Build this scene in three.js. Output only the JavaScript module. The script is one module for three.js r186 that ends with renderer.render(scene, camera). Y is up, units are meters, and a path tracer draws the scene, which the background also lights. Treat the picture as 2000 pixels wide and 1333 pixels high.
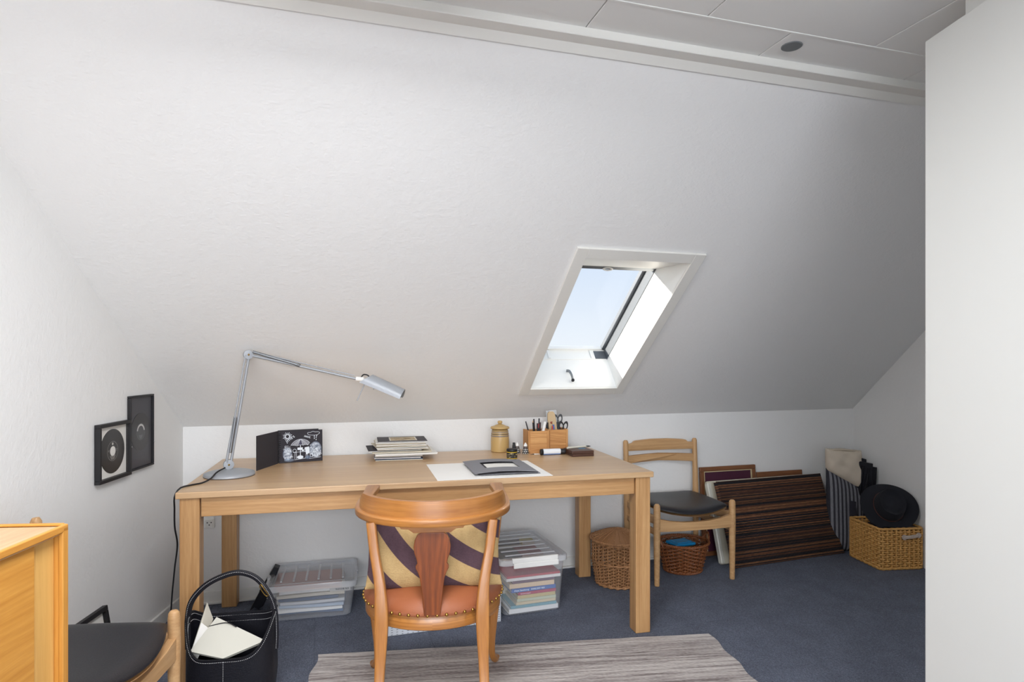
import * as THREE from 'three';
import { RoundedBoxGeometry } from 'three/addons/geometries/RoundedBoxGeometry.js';
import { mergeGeometries, mergeVertices, toCreasedNormals } from 'three/addons/utils/BufferGeometryUtils.js';
import { RectAreaLightUniformsLib } from 'three/addons/lights/RectAreaLightUniformsLib.js';

// ------------------------------------------------------------------ camera, sky, sun, area lights, exposure
const scene = new THREE.Scene();
const renderer = new THREE.WebGLRenderer({ antialias: true });
renderer.toneMapping = THREE.LinearToneMapping;
renderer.toneMappingExposure = 0.9;
renderer.shadowMap.enabled = true;
RectAreaLightUniformsLib.init();

const camera = new THREE.PerspectiveCamera(2 * Math.atan(666.5 / 1235.6) * 180 / Math.PI, 2000 / 1333, 0.05, 100);
camera.position.set(1.025, 1.2484, 3.5686);
camera.rotation.set(0, -0.294, 0);
camera.setViewOffset(2000, 1333, 0, -38.4, 2000, 1333);

{ // pale clear sky, paler towards the horizon
  const W = 8, H = 256, d = new Float32Array(W * H * 4);
  for (let j = 0; j < H; j++) {
    const e = ((j + 0.5) / H - 0.5) * 180;                       // elevation, row 0 is straight down
    const t = Math.min(1, Math.max(0, e) / 12), q = Math.min(1, Math.max(0, e) / 90);
    const c = [0.98 - 0.27 * t - 0.10 * q, 1.04 - 0.18 * t - 0.06 * q, 1.1 - 0.02 * t];
    for (let i = 0; i < W; i++) for (let k = 0; k < 4; k++) d[(j * W + i) * 4 + k] = k < 3 ? c[k] : 1;
  }
  const t = new THREE.DataTexture(d, W, H, THREE.RGBAFormat, THREE.FloatType);
  t.mapping = THREE.EquirectangularReflectionMapping; t.magFilter = THREE.LinearFilter; t.needsUpdate = true;
  scene.background = t;
}
const sun = new THREE.DirectionalLight(0xfff6ea, 15);              // low sun from the left, grazing along the roof
sun.position.set(2.4 - 0.85 * 6, 1.4 + 0.32 * 6, 0.6 - 0.43 * 6);
sun.target.position.set(2.4, 1.4, 0.6);
sun.castShadow = true; sun.shadow.radius = 4; sun.shadow.mapSize.set(2048, 2048);
Object.assign(sun.shadow.camera, { left: -5, right: 5, top: 5, bottom: -5, near: 0.1, far: 20 });
scene.add(sun, sun.target);

const HK = 0.9106, SL = 0.672, SS = Math.sin(SL), CS = Math.cos(SL), YC = 2.285, ZR = 7.2;
const AL = 0.2135, AR = 0.1735;
const xLeft = (z) => 0.3549 - z * Math.tan(AL), xRight = (z) => 4.6124 - z * Math.tan(AR);

function areaLight(color, power, w, h, pos, target) {
  const l = new THREE.RectAreaLight(color, power, w, h);
  l.position.set(...pos); l.lookAt(...target); scene.add(l);
  return l;
}
// daylight in the roof window of the opposite slope, behind the camera
const W2 = { x0: -0.9, x1: 1.9, s0: 0.15, s1: 1.75 };
{
  const s = (W2.s0 + W2.s1) / 2, n = -0.16;
  const p = [(W2.x0 + W2.x1) / 2, HK + s * SS - n * CS, ZR - s * CS - n * SS];
  areaLight(0xf6f9ff, 16.5, 2.7, 1.5, p, [p[0], p[1] - CS, p[2] - SS]);
}
// ceiling lamp behind the camera
const LAMP = [1.1, 2.5];
areaLight(0xfafbff, 36, 0.6, 0.6, [LAMP[0], YC - 0.118, LAMP[1]], [LAMP[0], 0, LAMP[1]]);

// ------------------------------------------------------------------ helpers
function mulberry(a) { return () => { a |= 0; a = a + 0x6D2B79F5 | 0; let t = Math.imul(a ^ a >>> 15, 1 | a); t = t + Math.imul(t ^ t >>> 7, 61 | t) ^ t; return ((t ^ t >>> 14) >>> 0) / 4294967296; }; }
const rnd = mulberry(20240611);
const rr = (a, b) => a + (b - a) * rnd();
const V = (x, y, z) => new THREE.Vector3(x, y, z);
const names = new Map();
function numbered(n) { const k = names.get(n) ?? 0; names.set(n, k + 1); return k ? n + '_' + String(k).padStart(3, '0') : n; }
function mesh(name, geo, mat, parent) {
  const m = new THREE.Mesh(geo, mat); m.name = parent && parent !== scene ? name : numbered(name);
  m.castShadow = m.receiveShadow = true; (parent ?? scene).add(m); return m;
}
function tag(o, label, category, group) { o.userData.label = label; o.userData.category = category; if (group) o.userData.group = group; return o; }
function thing(name, label, category, pos = [0, 0, 0], ry = 0, group) {
  const g = new THREE.Group(); g.name = numbered(name); g.position.set(...pos); g.rotation.y = ry; scene.add(g);
  return tag(g, label, category, group);
}
function struct(o, label, category) { o.userData.kind = 'structure'; if (label) tag(o, label, category); return o; }
function sgroup(name, label, category) { const g = new THREE.Group(); g.name = name; scene.add(g); return struct(g, label, category); }

// box with bevelled edges, uv in metres, grain along the given axis
function metreUV(geo, grain = 'x', off = true) {
  const g = geo.index ? geo.toNonIndexed() : geo;
  const p = g.attributes.position, uv = new Float32Array(p.count * 2), a = V(0, 0, 0), b = V(0, 0, 0), c = V(0, 0, 0);
  const ou = off ? rnd() * 3 : 0, ov = off ? rnd() * 3 : 0, ax = ['x', 'y', 'z'];
  for (let i = 0; i < p.count; i += 3) {
    a.fromBufferAttribute(p, i); b.fromBufferAttribute(p, i + 1); c.fromBufferAttribute(p, i + 2);
    const n = b.clone().sub(a).cross(c.clone().sub(a)); const m = [Math.abs(n.x), Math.abs(n.y), Math.abs(n.z)];
    const d = ax[m.indexOf(Math.max(...m))]; const rest = ax.filter((k) => k !== d);
    const u = rest.includes(grain) ? grain : rest[0], v = rest.find((k) => k !== u);
    [a, b, c].forEach((q, k) => { uv[(i + k) * 2] = q[u] + ou; uv[(i + k) * 2 + 1] = q[v] + ov; });
  }
  g.setAttribute('uv', new THREE.BufferAttribute(uv, 2));
  return g;
}
function box(w, h, d, r = 0.002, grain = 'x', at = [0, 0, 0]) {
  const g = r > 0 ? new RoundedBoxGeometry(w, h, d, 1, Math.min(r, w / 2.01, h / 2.01, d / 2.01)) : new THREE.BoxGeometry(w, h, d);
  g.translate(...at); return metreUV(g, grain);
}
const cyl = (r0, r1, h, n = 20, at = [0, 0, 0]) => new THREE.CylinderGeometry(r0, r1, h, n).translate(...at);
const lathe = (pts, n = 32) => new THREE.LatheGeometry(pts.map(([x, y]) => new THREE.Vector2(x, y)), n);
function merge(list) { return mergeGeometries(list.map((g) => { const q = g.index ? g.toNonIndexed() : g; for (const k of Object.keys(q.attributes)) if (!['position', 'normal', 'uv'].includes(k)) q.deleteAttribute(k); return q; })); }
function bar(a, b, r0, r1 = r0, n = 10) {                          // round bar between two points
  const A = V(...a), B = V(...b), g = new THREE.CylinderGeometry(r1, r0, A.distanceTo(B), n);
  g.applyQuaternion(new THREE.Quaternion().setFromUnitVectors(V(0, 1, 0), B.clone().sub(A).normalize()));
  const c = A.add(B).multiplyScalar(0.5); return g.translate(c.x, c.y, c.z);
}
function tube(pts, r, seg = 40, n = 8) { return new THREE.TubeGeometry(new THREE.CatmullRomCurve3(pts.map((p) => V(...p))), seg, r, n); }
function rrect(w, h, r, n = 3) {
  const out = [], cs = [[w / 2 - r, h / 2 - r, 0], [-w / 2 + r, h / 2 - r, 1], [-w / 2 + r, -h / 2 + r, 2], [w / 2 - r, -h / 2 + r, 3]];
  for (const [x, y, q] of cs) for (let i = 0; i <= n; i++) { const t = (q + i / n) * Math.PI / 2; out.push([x + r * Math.cos(t), y + r * Math.sin(t)]); }
  return out;
}
// sweep a cross-section profile(t) -> [[side, up]...] along a smooth path
function sweep(pts, profile, { seg = 40, up = [0, 1, 0], smooth = true, crease = 0.7 } = {}) {
  const P = pts.map((p) => V(...p)), curve = smooth ? new THREE.CatmullRomCurve3(P, false, 'centripetal') : null;
  const S = smooth ? curve.getSpacedPoints(seg) : P, U0 = V(...up), pos = [], uv = [], idx = []; let len = 0, n = 0;
  S.forEach((c, i) => {
    const T = (S[Math.min(i + 1, S.length - 1)].clone().sub(S[Math.max(i - 1, 0)])).normalize();
    const side = T.clone().cross(U0).normalize(), upv = side.clone().cross(T).normalize();
    if (i) len += c.distanceTo(S[i - 1]);
    const pr = profile(i / (S.length - 1)); n = pr.length; let per = 0;
    for (let k = 0; k <= n; k++) {
      const [a, b] = pr[k % n]; if (k) { const [a0, b0] = pr[k - 1]; per += Math.hypot(a - a0, b - b0); }
      const q = c.clone().addScaledVector(side, a).addScaledVector(upv, b); pos.push(q.x, q.y, q.z); uv.push(len + 0.37, per + 0.11);
    }
  });
  const m = n + 1;
  for (let i = 0; i < S.length - 1; i++) for (let k = 0; k < n; k++) { const a = i * m + k, b = a + 1, c = a + m, d = c + 1; idx.push(a, b, c, b, d, c); }
  for (const e of [0, S.length - 1]) for (let k = 1; k < n - 1; k++) { const o = e * m; e ? idx.push(o, o + k, o + k + 1) : idx.push(o, o + k + 1, o + k); }
  let g = new THREE.BufferGeometry();
  g.setAttribute('position', new THREE.Float32BufferAttribute(pos, 3)); g.setAttribute('uv', new THREE.Float32BufferAttribute(uv, 2)); g.setIndex(idx);
  g.computeVertexNormals(); g = toCreasedNormals(g, crease); return g;
}
// soft pad: a closed surface over u, v in [-1, 1]; top and bottom meet along the edge
function pad(nu, nv, plan, top, bottom) {
  const pos = [], uv = [], idx = [];
  for (const f of [top, bottom]) for (let j = 0; j <= nv; j++) for (let i = 0; i <= nu; i++) {
    const u = Math.sin((i / nu * 2 - 1) * Math.PI / 2), v = Math.sin((j / nv * 2 - 1) * Math.PI / 2);
    const [x, z] = plan(u, v); pos.push(x, f(u, v), z); uv.push((u + 1) / 2, (v + 1) / 2);
  }
  const m = nu + 1, o = m * (nv + 1);
  for (let j = 0; j < nv; j++) for (let i = 0; i < nu; i++) { const a = j * m + i, b = a + 1, c = a + m, d = c + 1; idx.push(a, c, b, b, c, d, o + a, o + b, o + c, o + b, o + d, o + c); }
  const g = new THREE.BufferGeometry();
  g.setAttribute('position', new THREE.Float32BufferAttribute(pos, 3)); g.setAttribute('uv', new THREE.Float32BufferAttribute(uv, 2)); g.setIndex(idx); g.computeVertexNormals();
  return g;
}
const edge = (u, v, p = 6) => Math.sqrt(Math.max(0, (1 - Math.abs(u) ** p) * (1 - Math.abs(v) ** p)));
function extrude(pts, depth, bevel = 0.002, holes = []) {
  const s = new THREE.Shape(pts.map(([x, y]) => new THREE.Vector2(x, y)));
  for (const h of holes) s.holes.push(new THREE.Path(h.map(([x, y]) => new THREE.Vector2(x, y))));
  return new THREE.ExtrudeGeometry(s, { depth, bevelEnabled: bevel > 0, bevelSize: bevel, bevelThickness: bevel, bevelSegments: 2, bevelOffset: -bevel, curveSegments: 12 });
}
// a thin sheet given by height function over a rectangle (paper, card) with thickness
function sheet(w, d, t, hf, nu = 16, nv = 10) {
  const pos = [], uv = [], idx = [], m = nu + 1, o = m * (nv + 1);
  for (const k of [1, 0]) for (let j = 0; j <= nv; j++) for (let i = 0; i <= nu; i++) { const u = i / nu, v = j / nv; pos.push((u - 0.5) * w, hf(u, v) + k * t, (v - 0.5) * d); uv.push(u, 1 - v); }
  for (let j = 0; j < nv; j++) for (let i = 0; i < nu; i++) { const a = j * m + i, b = a + 1, c = a + m, e = c + 1; idx.push(a, c, b, b, c, e, o + a, o + b, o + c, o + b, o + e, o + c); }
  const side = (a, b) => idx.push(a, b, o + a, b, o + b, o + a);
  for (let i = 0; i < nu; i++) { side(i + 1, i); side(nv * m + i, nv * m + i + 1); }
  for (let j = 0; j < nv; j++) { side(j * m, (j + 1) * m); side((j + 1) * m + nu, j * m + nu); }
  let g = new THREE.BufferGeometry(); g.setAttribute('position', new THREE.Float32BufferAttribute(pos, 3)); g.setAttribute('uv', new THREE.Float32BufferAttribute(uv, 2)); g.setIndex(idx);
  g.computeVertexNormals(); return toCreasedNormals(g, 0.6);
}

// ------------------------------------------------------------------ textures
const hash = (x, y, s) => { let h = Math.imul(x, 374761393) + Math.imul(y, 668265263) + Math.imul(s, 2147483647 ^ 0x5bd1e995) | 0; h = Math.imul(h ^ h >>> 13, 1274126177); return ((h ^ h >>> 16) >>> 0) / 4294967296; };
function pn(x, y, px, py, s) {                                     // periodic value noise
  const xi = Math.floor(x), yi = Math.floor(y), fx = x - xi, fy = y - yi, ux = fx * fx * (3 - 2 * fx), uy = fy * fy * (3 - 2 * fy);
  const X = ((xi % px) + px) % px, Y = ((yi % py) + py) % py, X1 = (X + 1) % px, Y1 = (Y + 1) % py;
  const a = hash(X, Y, s), b = hash(X1, Y, s), c = hash(X, Y1, s), d = hash(X1, Y1, s);
  return a + (b - a) * ux + (c - a) * uy + (a - b - c + d) * ux * uy;
}
function tex(W, H, fn, { srgb = true, rx = 1, ry = 1 } = {}) {     // fn(u, v) -> [r,g,b] 0..1 (or a number)
  const d = new Uint8Array(W * H * 4);
  for (let j = 0; j < H; j++) for (let i = 0; i < W; i++) {
    const c = fn(i / W, j / H), o = (j * W + i) * 4, q = typeof c === 'number' ? [c, c, c] : c;
    for (let k = 0; k < 3; k++) d[o + k] = Math.max(0, Math.min(255, q[k] * 255)); d[o + 3] = 255;
  }
  const t = new THREE.DataTexture(d, W, H, THREE.RGBAFormat); t.wrapS = t.wrapT = THREE.RepeatWrapping; t.magFilter = THREE.LinearFilter; t.minFilter = THREE.LinearMipmapLinearFilter; t.generateMipmaps = true;
  if (srgb) t.colorSpace = THREE.SRGBColorSpace; t.repeat.set(rx, ry); t.needsUpdate = true; return t;
}
const gauss = (x) => Math.exp(-x * x);
const mix = (a, b, t) => a.map((x, i) => x + (b[i] - x) * t);
const rgb = (r, g, b) => [r / 255, g / 255, b / 255];
function canvasTex(w, h, draw) {
  const c = document.createElement('canvas'); c.width = w; c.height = h; const x = c.getContext('2d'); draw(x, w, h);
  const t = new THREE.CanvasTexture(c); t.colorSpace = THREE.SRGBColorSpace; t.magFilter = THREE.LinearFilter; return t;
}
function woodTex(light, dark, seed, { plank = 0, knots = 0.5, fine = 0.5 } = {}) {   // 1.2 m along u, 0.4 m along v
  return tex(1024, 512, (u, v) => {
    const w = pn(u * 6, v * 6, 6, 6, seed) * 0.5 + pn(u * 3, v * 14, 3, 14, seed + 1) * 0.5;
    const vv = v + (w - 0.5) * 0.05;
    const a = pn(u * 5, vv * 46, 5, 46, seed + 2), b = pn(u * 22, vv * 180, 22, 180, seed + 3), c = pn(u * 60, v * 250, 60, 250, seed + 4);
    const cath = 0.5 + 0.5 * Math.sin((vv * 30 + pn(u * 4, v * 5, 4, 5, seed + 5) * knots * 6) * Math.PI * 2);
    let t = 0.35 * a + 0.22 * cath * knots + fine * (0.3 * b + 0.25 * c) + 0.15 * w;
    if (plank) t += (hash(Math.floor(v * plank), 7, seed) - 0.5) * 0.28;
    return mix(light, dark, Math.max(0, Math.min(1, t * 1.2 - 0.1)));
  }, { rx: 1 / 1.2, ry: 1 / 0.4 });
}
const phys = (o) => new THREE.MeshPhysicalMaterial(o), std = (o) => new THREE.MeshStandardMaterial(o);
const plain = (r, g, b, rough = 0.6, more = {}) => std({ color: new THREE.Color().setRGB(r / 255, g / 255, b / 255, THREE.SRGBColorSpace), roughness: rough, ...more });

const plasterBump = tex(1024, 1024, (u, v) => {
  const a = pn(u * 90, v * 110, 90, 110, 3), b = pn(u * 34, v * 44, 34, 44, 4), c = pn(u * 260, v * 260, 260, 260, 5);
  return 0.45 * a + 0.35 * b * b * 1.6 + 0.2 * c;
}, { srgb: false, rx: 1 / 0.7, ry: 1 / 0.7 });
const M = {};
M.wall = std({ color: new THREE.Color().setRGB(0.86, 0.86, 0.845), roughness: 0.85, bumpMap: plasterBump, bumpScale: 0.0009 });
M.paint = plain(233, 232, 226, 0.45);
M.ceil = plain(236, 236, 233, 0.6);
M.white = plain(240, 240, 236, 0.4);
M.wardrobe = plain(216, 217, 213, 0.42);
M.joint = plain(238, 238, 234, 0.6);
const carpetTex = (seed) => tex(512, 512, (u, v) => {
  const a = pn(u * 200, v * 200, 200, 200, seed), b = pn(u * 90, v * 256, 90, 256, seed + 1), c = pn(u * 7, v * 7, 7, 7, seed + 2);
  const t = 0.5 * a + 0.35 * b + 0.15 * c; return mix(rgb(64, 69, 81), rgb(128, 135, 152), t);
}, { rx: 2, ry: 2 });
const carpetBump = tex(512, 512, (u, v) => 0.6 * pn(u * 180, v * 180, 180, 180, 91) + 0.4 * pn(u * 64, v * 200, 64, 200, 92), { srgb: false, rx: 2, ry: 2 });
M.carpet = [11, 21, 31].map((s) => std({ map: carpetTex(s), bumpMap: carpetBump, bumpScale: 0.004, roughness: 1 }));
M.oak = std({ map: woodTex(rgb(208, 166, 116), rgb(162, 116, 70), 101, { knots: 0.35 }), roughness: 0.42 });
M.oakTop = phys({ map: woodTex(rgb(214, 182, 140), rgb(180, 140, 98), 111, { plank: 5, knots: 0.2 }), roughness: 0.45, clearcoat: 0.8, clearcoatRoughness: 0.38 });
M.honey = phys({ map: woodTex(rgb(192, 132, 66), rgb(128, 76, 32), 121, { knots: 0.25 }), roughness: 0.36, clearcoat: 0.5, clearcoatRoughness: 0.25 });
M.splat = phys({ map: woodTex(rgb(154, 82, 32), rgb(86, 40, 14), 131, { knots: 0.8 }), roughness: 0.34, clearcoat: 0.5, clearcoatRoughness: 0.22 });
M.beech = std({ map: woodTex(rgb(214, 174, 126), rgb(172, 128, 82), 141, { knots: 0.3 }), roughness: 0.45 });
M.birch = std({ map: woodTex(rgb(222, 162, 78), rgb(186, 122, 46), 151, { knots: 0.5 }), roughness: 0.4 });
M.birchPale = std({ map: woodTex(rgb(228, 182, 108), rgb(204, 150, 76), 155, { knots: 0.2 }), roughness: 0.4 });
M.birchTop = std({ map: woodTex(rgb(222, 182, 138), rgb(184, 140, 100), 161, { knots: 0.4 }), roughness: 0.35 });
M.crate = std({ map: woodTex(rgb(222, 172, 112), rgb(172, 112, 58), 171, { knots: 0.7 }), roughness: 0.6 });
M.walnut = std({ map: woodTex(rgb(150, 98, 62), rgb(96, 58, 34), 181, { knots: 0.4 }), roughness: 0.45 });
M.darkwood = std({ map: woodTex(rgb(98, 66, 52), rgb(58, 38, 32), 191), roughness: 0.4 });
const grainBump = tex(512, 512, (u, v) => 0.5 * pn(u * 120, v * 120, 120, 120, 201) + 0.5 * pn(u * 50, v * 50, 50, 50, 202), { srgb: false, rx: 6, ry: 6 });
M.blackLeather = phys({ color: new THREE.Color().setRGB(0.010, 0.010, 0.014), roughness: 0.42, specularIntensity: 0.5, bumpMap: grainBump, bumpScale: 0.0006 });
M.seatBlack = phys({ color: new THREE.Color().setRGB(0.014, 0.014, 0.018), roughness: 0.3, specularIntensity: 0.8, bumpMap: grainBump, bumpScale: 0.0004 });
M.tanLeather = std({ color: new THREE.Color().setRGB(0.33, 0.105, 0.042), roughness: 0.38, bumpMap: grainBump, bumpScale: 0.0003 });
M.brass = std({ color: 0xb08d4a, metalness: 1, roughness: 0.3 });
M.chrome = std({ color: 0xd8d8da, metalness: 1, roughness: 0.18 });
M.alu = std({ color: 0xa4a8ad, metalness: 0.25, roughness: 0.45 });
M.aluDark = std({ color: 0x8d9195, metalness: 0.8, roughness: 0.35 });
M.black = plain(26, 25, 28, 0.5);
M.blackCard = plain(48, 45, 50, 0.75);
M.greyCard = plain(132, 132, 137, 0.75);
M.paper = plain(238, 236, 230, 0.8);
M.paperOld = plain(214, 205, 186, 0.85);
M.stitch = plain(205, 205, 205, 0.8);
M.glass = phys({ color: 0xffffff, transmission: 1, thickness: 0, roughness: 0, ior: 1.08 });
M.plastic = phys({ color: 0xfafcff, transmission: 0.84, thickness: 0, roughness: 0.2, ior: 1.4 });
M.plasticRim = phys({ color: 0xf4f7fa, transmission: 0.55, thickness: 0, roughness: 0.35, ior: 1.4 });
M.galv = std({ color: 0x6f7479, metalness: 0.5, roughness: 0.4, bumpMap: grainBump, bumpScale: 0.0004 });
M.slate = plain(112, 116, 118, 0.6);

// ------------------------------------------------------------------ the room
const SG = (zFlip) => { const g = new THREE.Group(); g.position.set(0, HK, zFlip ? ZR : 0); g.rotation.order = 'YXZ'; if (zFlip) g.rotation.y = Math.PI; g.rotation.x = Math.PI / 2 - SL; return g; };
const ZT = (YC - HK) / SS * CS, SMAX = (YC - HK) / SS;             // where the slope reaches the flat ceiling
{
  const floor = struct(mesh('floor', box(7.6, 0.1, 7.6, 0, 'x', [1.7, -0.056, 3.6]), M.carpet[0]), 'dark blue grey carpet tile floor', 'floor');
  for (let i = -3; i < 10; i++) for (let j = 0; j < 15; j++) {
    const x = i * 0.5 + 0.25, z = j * 0.5 + 0.25 - 0.06;
    if (x + 0.25 < xLeft(z + 0.25) || x - 0.25 > xRight(z - 0.25)) continue;
    const t = mesh('carpet_tile', metreUV(new THREE.BoxGeometry(0.4985, 0.006, 0.4985), (i + j) % 2 ? 'x' : 'z', true), M.carpet[Math.floor(rnd() * 3)], floor);
    t.position.set(x, -0.003, z);
  }
  struct(mesh('wall_back', metreUV(new THREE.BoxGeometry(6.4, HK + 0.3, 0.1).translate(2.3, (HK + 0.3) / 2 - 0.3, -0.05)), M.wall), 'low white knee wall behind the desk', 'wall');
  struct(mesh('wall_rear', metreUV(new THREE.BoxGeometry(7.6, HK + 0.3, 0.1).translate(1.4, (HK + 0.3) / 2 - 0.3, ZR + 0.05)), M.wall), 'low white knee wall behind the camera', 'wall');
  const side = (name, x0, a, sgn, label) => {                      // gable wall, cut to the roof line
    const k = 1 / Math.cos(a), e = 0.05, o = [[-0.1, -0.3], [ZR + 0.1, -0.3], [ZR + 0.1, HK + e], [ZR - ZT, YC + e], [ZT, YC + e], [-0.1, HK + e - 0.04]];
    const g = extrude(o.map(([z, y]) => [-z * k, y]), 0.1, 0); g.rotateY(Math.PI / 2); if (sgn < 0) g.translate(-0.1, 0, 0);
    const m = mesh(name, metreUV(g), M.wall); m.position.x = x0; m.rotation.y = -a; return struct(m, label, 'wall');
  };
  side('wall_left', 0.3549, AL, -1, 'white gable wall with two framed records'); side('wall_right', 4.6124, AR, 1, 'white gable wall behind the hat basket');
  const slope = (flip, hole, name, label) => {
    const g = SG(flip), outline = flip ? [[-4.6, -0.06], [2.4, -0.06], [2.4, SMAX + 0.1], [-4.6, SMAX + 0.1]] : [[-0.9, -0.06], [5.2, -0.06], [5.2, SMAX + 0.1], [-0.9, SMAX + 0.1]];
    const geo = metreUV(extrude(outline, 0.08, 0, [hole]).translate(0, 0, -0.08), 'x');
    const m = mesh(name, geo, M.wall); m.position.copy(g.position); m.rotation.copy(g.rotation); return struct(m, label, 'wall');
  };
  const H1 = [[2.128, 0.289], [2.128, 1.289], [2.677, 1.289], [2.677, 0.289]];
  slope(false, H1, 'wall_slope', 'white sloping wall under the roof');
  slope(true, [[-W2.x1 - 0.01, W2.s0 - 0.01], [-W2.x1 - 0.01, W2.s1 + 0.01], [-W2.x0 + 0.01, W2.s1 + 0.01], [-W2.x0 + 0.01, W2.s0 - 0.01]], 'wall_slope_rear', 'white sloping wall behind the camera');
  const ceil = struct(mesh('ceiling', box(7.6, 0.1, ZR - 2 * ZT + 0.2, 0, 'x', [1.7, YC + 0.062, ZR / 2]), M.joint), 'white panelled flat ceiling', 'ceiling');
  const rows = [[ZT - 0.05, 1.915, 0.31], [1.915, 2.515, 0.0], [2.515, 3.115, 0.31], [3.115, 3.715, 0], [3.715, 4.315, 0.31], [4.315, 4.915, 0], [4.915, ZR - ZT + 0.05, 0.31]];
  for (const [z0, z1, off] of rows) for (let i = -4; i < 8; i++) {
    const x0 = 2.14 + off + (i - 3) * 0.635;
    if (x0 > 4.4 || x0 + 0.635 < -1.3) continue;
    const p = mesh('ceiling_panel', box(0.632, 0.012, z1 - z0 - 0.004, 0.0025, 'x'), M.ceil, ceil); p.position.set(x0 + 0.3175, YC + 0.006, (z0 + z1) / 2);
  }
  for (const [z0] of rows.slice(1)) mesh('joint_bead', box(7.4, 0.004, 0.008, 0.0015, 'x', [1.7, YC - 0.0002, z0]), M.white, ceil);
  // stepped cornice where the slope meets the ceiling
  const prof = [[1.674, 2.2422], [1.680, 2.2365], [1.706, 2.2573], [1.752, 2.2585], [1.754, 2.261], [1.754, YC], [1.72, YC + 0.004], [1.674, 2.2425]];
  const tg = extrude(prof.map(([z, y]) => [-z, y]), 5.6, 0); tg.rotateY(Math.PI / 2); tg.translate(-0.7, 0, 0);
  struct(mesh('trim_1', metreUV(tg), M.paint), 'white stepped cornice along the ceiling edge', 'trim');
  struct(mesh('baseboard_back', box(4.6, 0.062, 0.012, 0.002, 'x', [2.4, 0.031, 0.006]), M.white), 'white baseboard on the knee wall', 'baseboard');
  struct(mesh('trim_2', box(4.6, 0.012, 0.022, 0.004, 'x', [2.4, 0.006, 0.021]), M.white), 'white quarter round at the foot of the knee wall', 'trim');
  const bl = mesh('baseboard_left', box(0.012, 0.062, 5.8, 0.002, 'z', [0.006, 0.031, 2.95]), M.white); bl.position.x = 0.3549; bl.rotation.y = -AL; struct(bl, 'white baseboard on the gable wall', 'baseboard');
}
{ // roof window over the desk
  const w = SG(false); w.name = 'window_1'; scene.add(w); struct(w, 'roof window with white lining in the slope', 'window');
  const X0 = 2.139, X1 = 2.666, S0 = 0.300, S1 = 1.278, B = 0.056;
  const cas = (x0, x1, s0, s1) => mesh('casing', box(x1 - x0, s1 - s0, 0.012, 0.002, x1 - x0 > s1 - s0 ? 'x' : 'y', [(x0 + x1) / 2, (s0 + s1) / 2, 0.006]), M.paint, w);
  cas(X0 - B, X0, S0 - B, S1 + B); cas(X1, X1 + B, S0 - B, S1 + B); cas(X0, X1, S0 - B, S0); cas(X0, X1, S1, S1 + B);
  const D1 = 0.2, ST = 1.044, t = 0.02;                            // the top lining runs level, so the frame is shorter than the opening
  const slab = (n, pts, x, w0, mat) => { const g = extrude(pts.map(([q, z]) => [-z, q]), w0, 0); g.rotateY(Math.PI / 2); g.translate(x, 0, 0); return mesh(n, metreUV(g), mat, w); };   // (s, n) outline swept along x
  for (const x of [X0 - t, X1]) slab('lining', [[S0 - 0.005, 0], [S1 + 0.005, 0], [ST + 0.005, -D1], [S0 - 0.005, -D1]], x, t, M.white);
  slab('lining', [[S0, 0], [S0, -D1], [S0 - t, -D1], [S0 - t, 0]], X0, X1 - X0, M.white);
  slab('lining', [[S1, 0], [ST, -D1], [ST + 0.03, -D1], [S1 + 0.03, -0.01]], X0, X1 - X0, M.white);
  const fb = (n, x0, x1, s0, s1, z0, z1, mat) => mesh(n, box(x1 - x0, s1 - s0, z1 - z0, 0.002, 'x', [(x0 + x1) / 2, (s0 + s1) / 2, (z0 + z1) / 2]), mat, w);
  fb('frame', X1 - 0.004, X1 + 0.03, S0 - 0.02, ST + 0.02, -0.30, -D1, M.galv); fb('frame', X0 - 0.03, X0 + 0.004, S0 - 0.02, ST + 0.02, -0.30, -D1, M.galv);
  fb('frame', X0, X1, S0 - 0.03, S0 + 0.004, -0.30, -D1, M.white); fb('frame', X0, X1, ST - 0.004, ST + 0.03, -0.30, -D1, M.aluDark);
  fb('sash_rail', X0 + 0.004, X1 - 0.004, ST - 0.026, ST - 0.004, -0.232, -0.206, M.aluDark);
  fb('sash_rail', X0 + 0.004, X1 - 0.004, ST - 0.040, ST - 0.014, -0.275, -0.234, M.galv);
  fb('sash_rail', X1 - 0.022, X1 - 0.004, S0 + 0.006, ST - 0.03, -0.295, -0.268, M.aluDark);
  fb('sash_rail', X0 + 0.004, X0 + 0.022, S0 + 0.006, ST - 0.03, -0.295, -0.268, M.aluDark);
  fb('sash_rail', X0 + 0.006, X1 - 0.006, S0 + 0.004, S0 + 0.018, -0.295, -0.268, M.white);
  mesh('pane', new THREE.BoxGeometry(X1 - X0 - 0.02, ST - S0 - 0.03, 0.004).translate((X0 + X1) / 2, (S0 + ST) / 2 - 0.005, -0.284), M.glass, w);
  slab('corner_plate', [[S0 + 0.0055, -0.203], [S0 + 0.0055, -0.262], [S0 + 0.0045, -0.262], [S0 + 0.0045, -0.203]], X1 - 0.075, 0.07, M.galv);
  for (const x of [2.30, 2.57]) mesh('hinge_bracket', box(0.014, 0.006, 0.06, 0.002, 'z', [x, S0 + 0.008, -0.235]), M.white, w);
  const pull = mesh('pull_handle', new THREE.TorusGeometry(0.014, 0.004, 8, 20).scale(1.6, 0.7, 1), M.paint, w); pull.position.set(2.40, ST - 0.016, -0.2);
  // latch lever on the lower lining
  const lev = mesh('lever', sweep([[2.385, S0 + 0.004, -0.115], [2.392, S0 + 0.02, -0.10], [2.397, S0 + 0.024, -0.07], [2.40, S0 + 0.018, -0.045]], () => rrect(0.016, 0.008, 0.003), { seg: 12, up: [1, 0, 0] }), M.aluDark, w);
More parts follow.
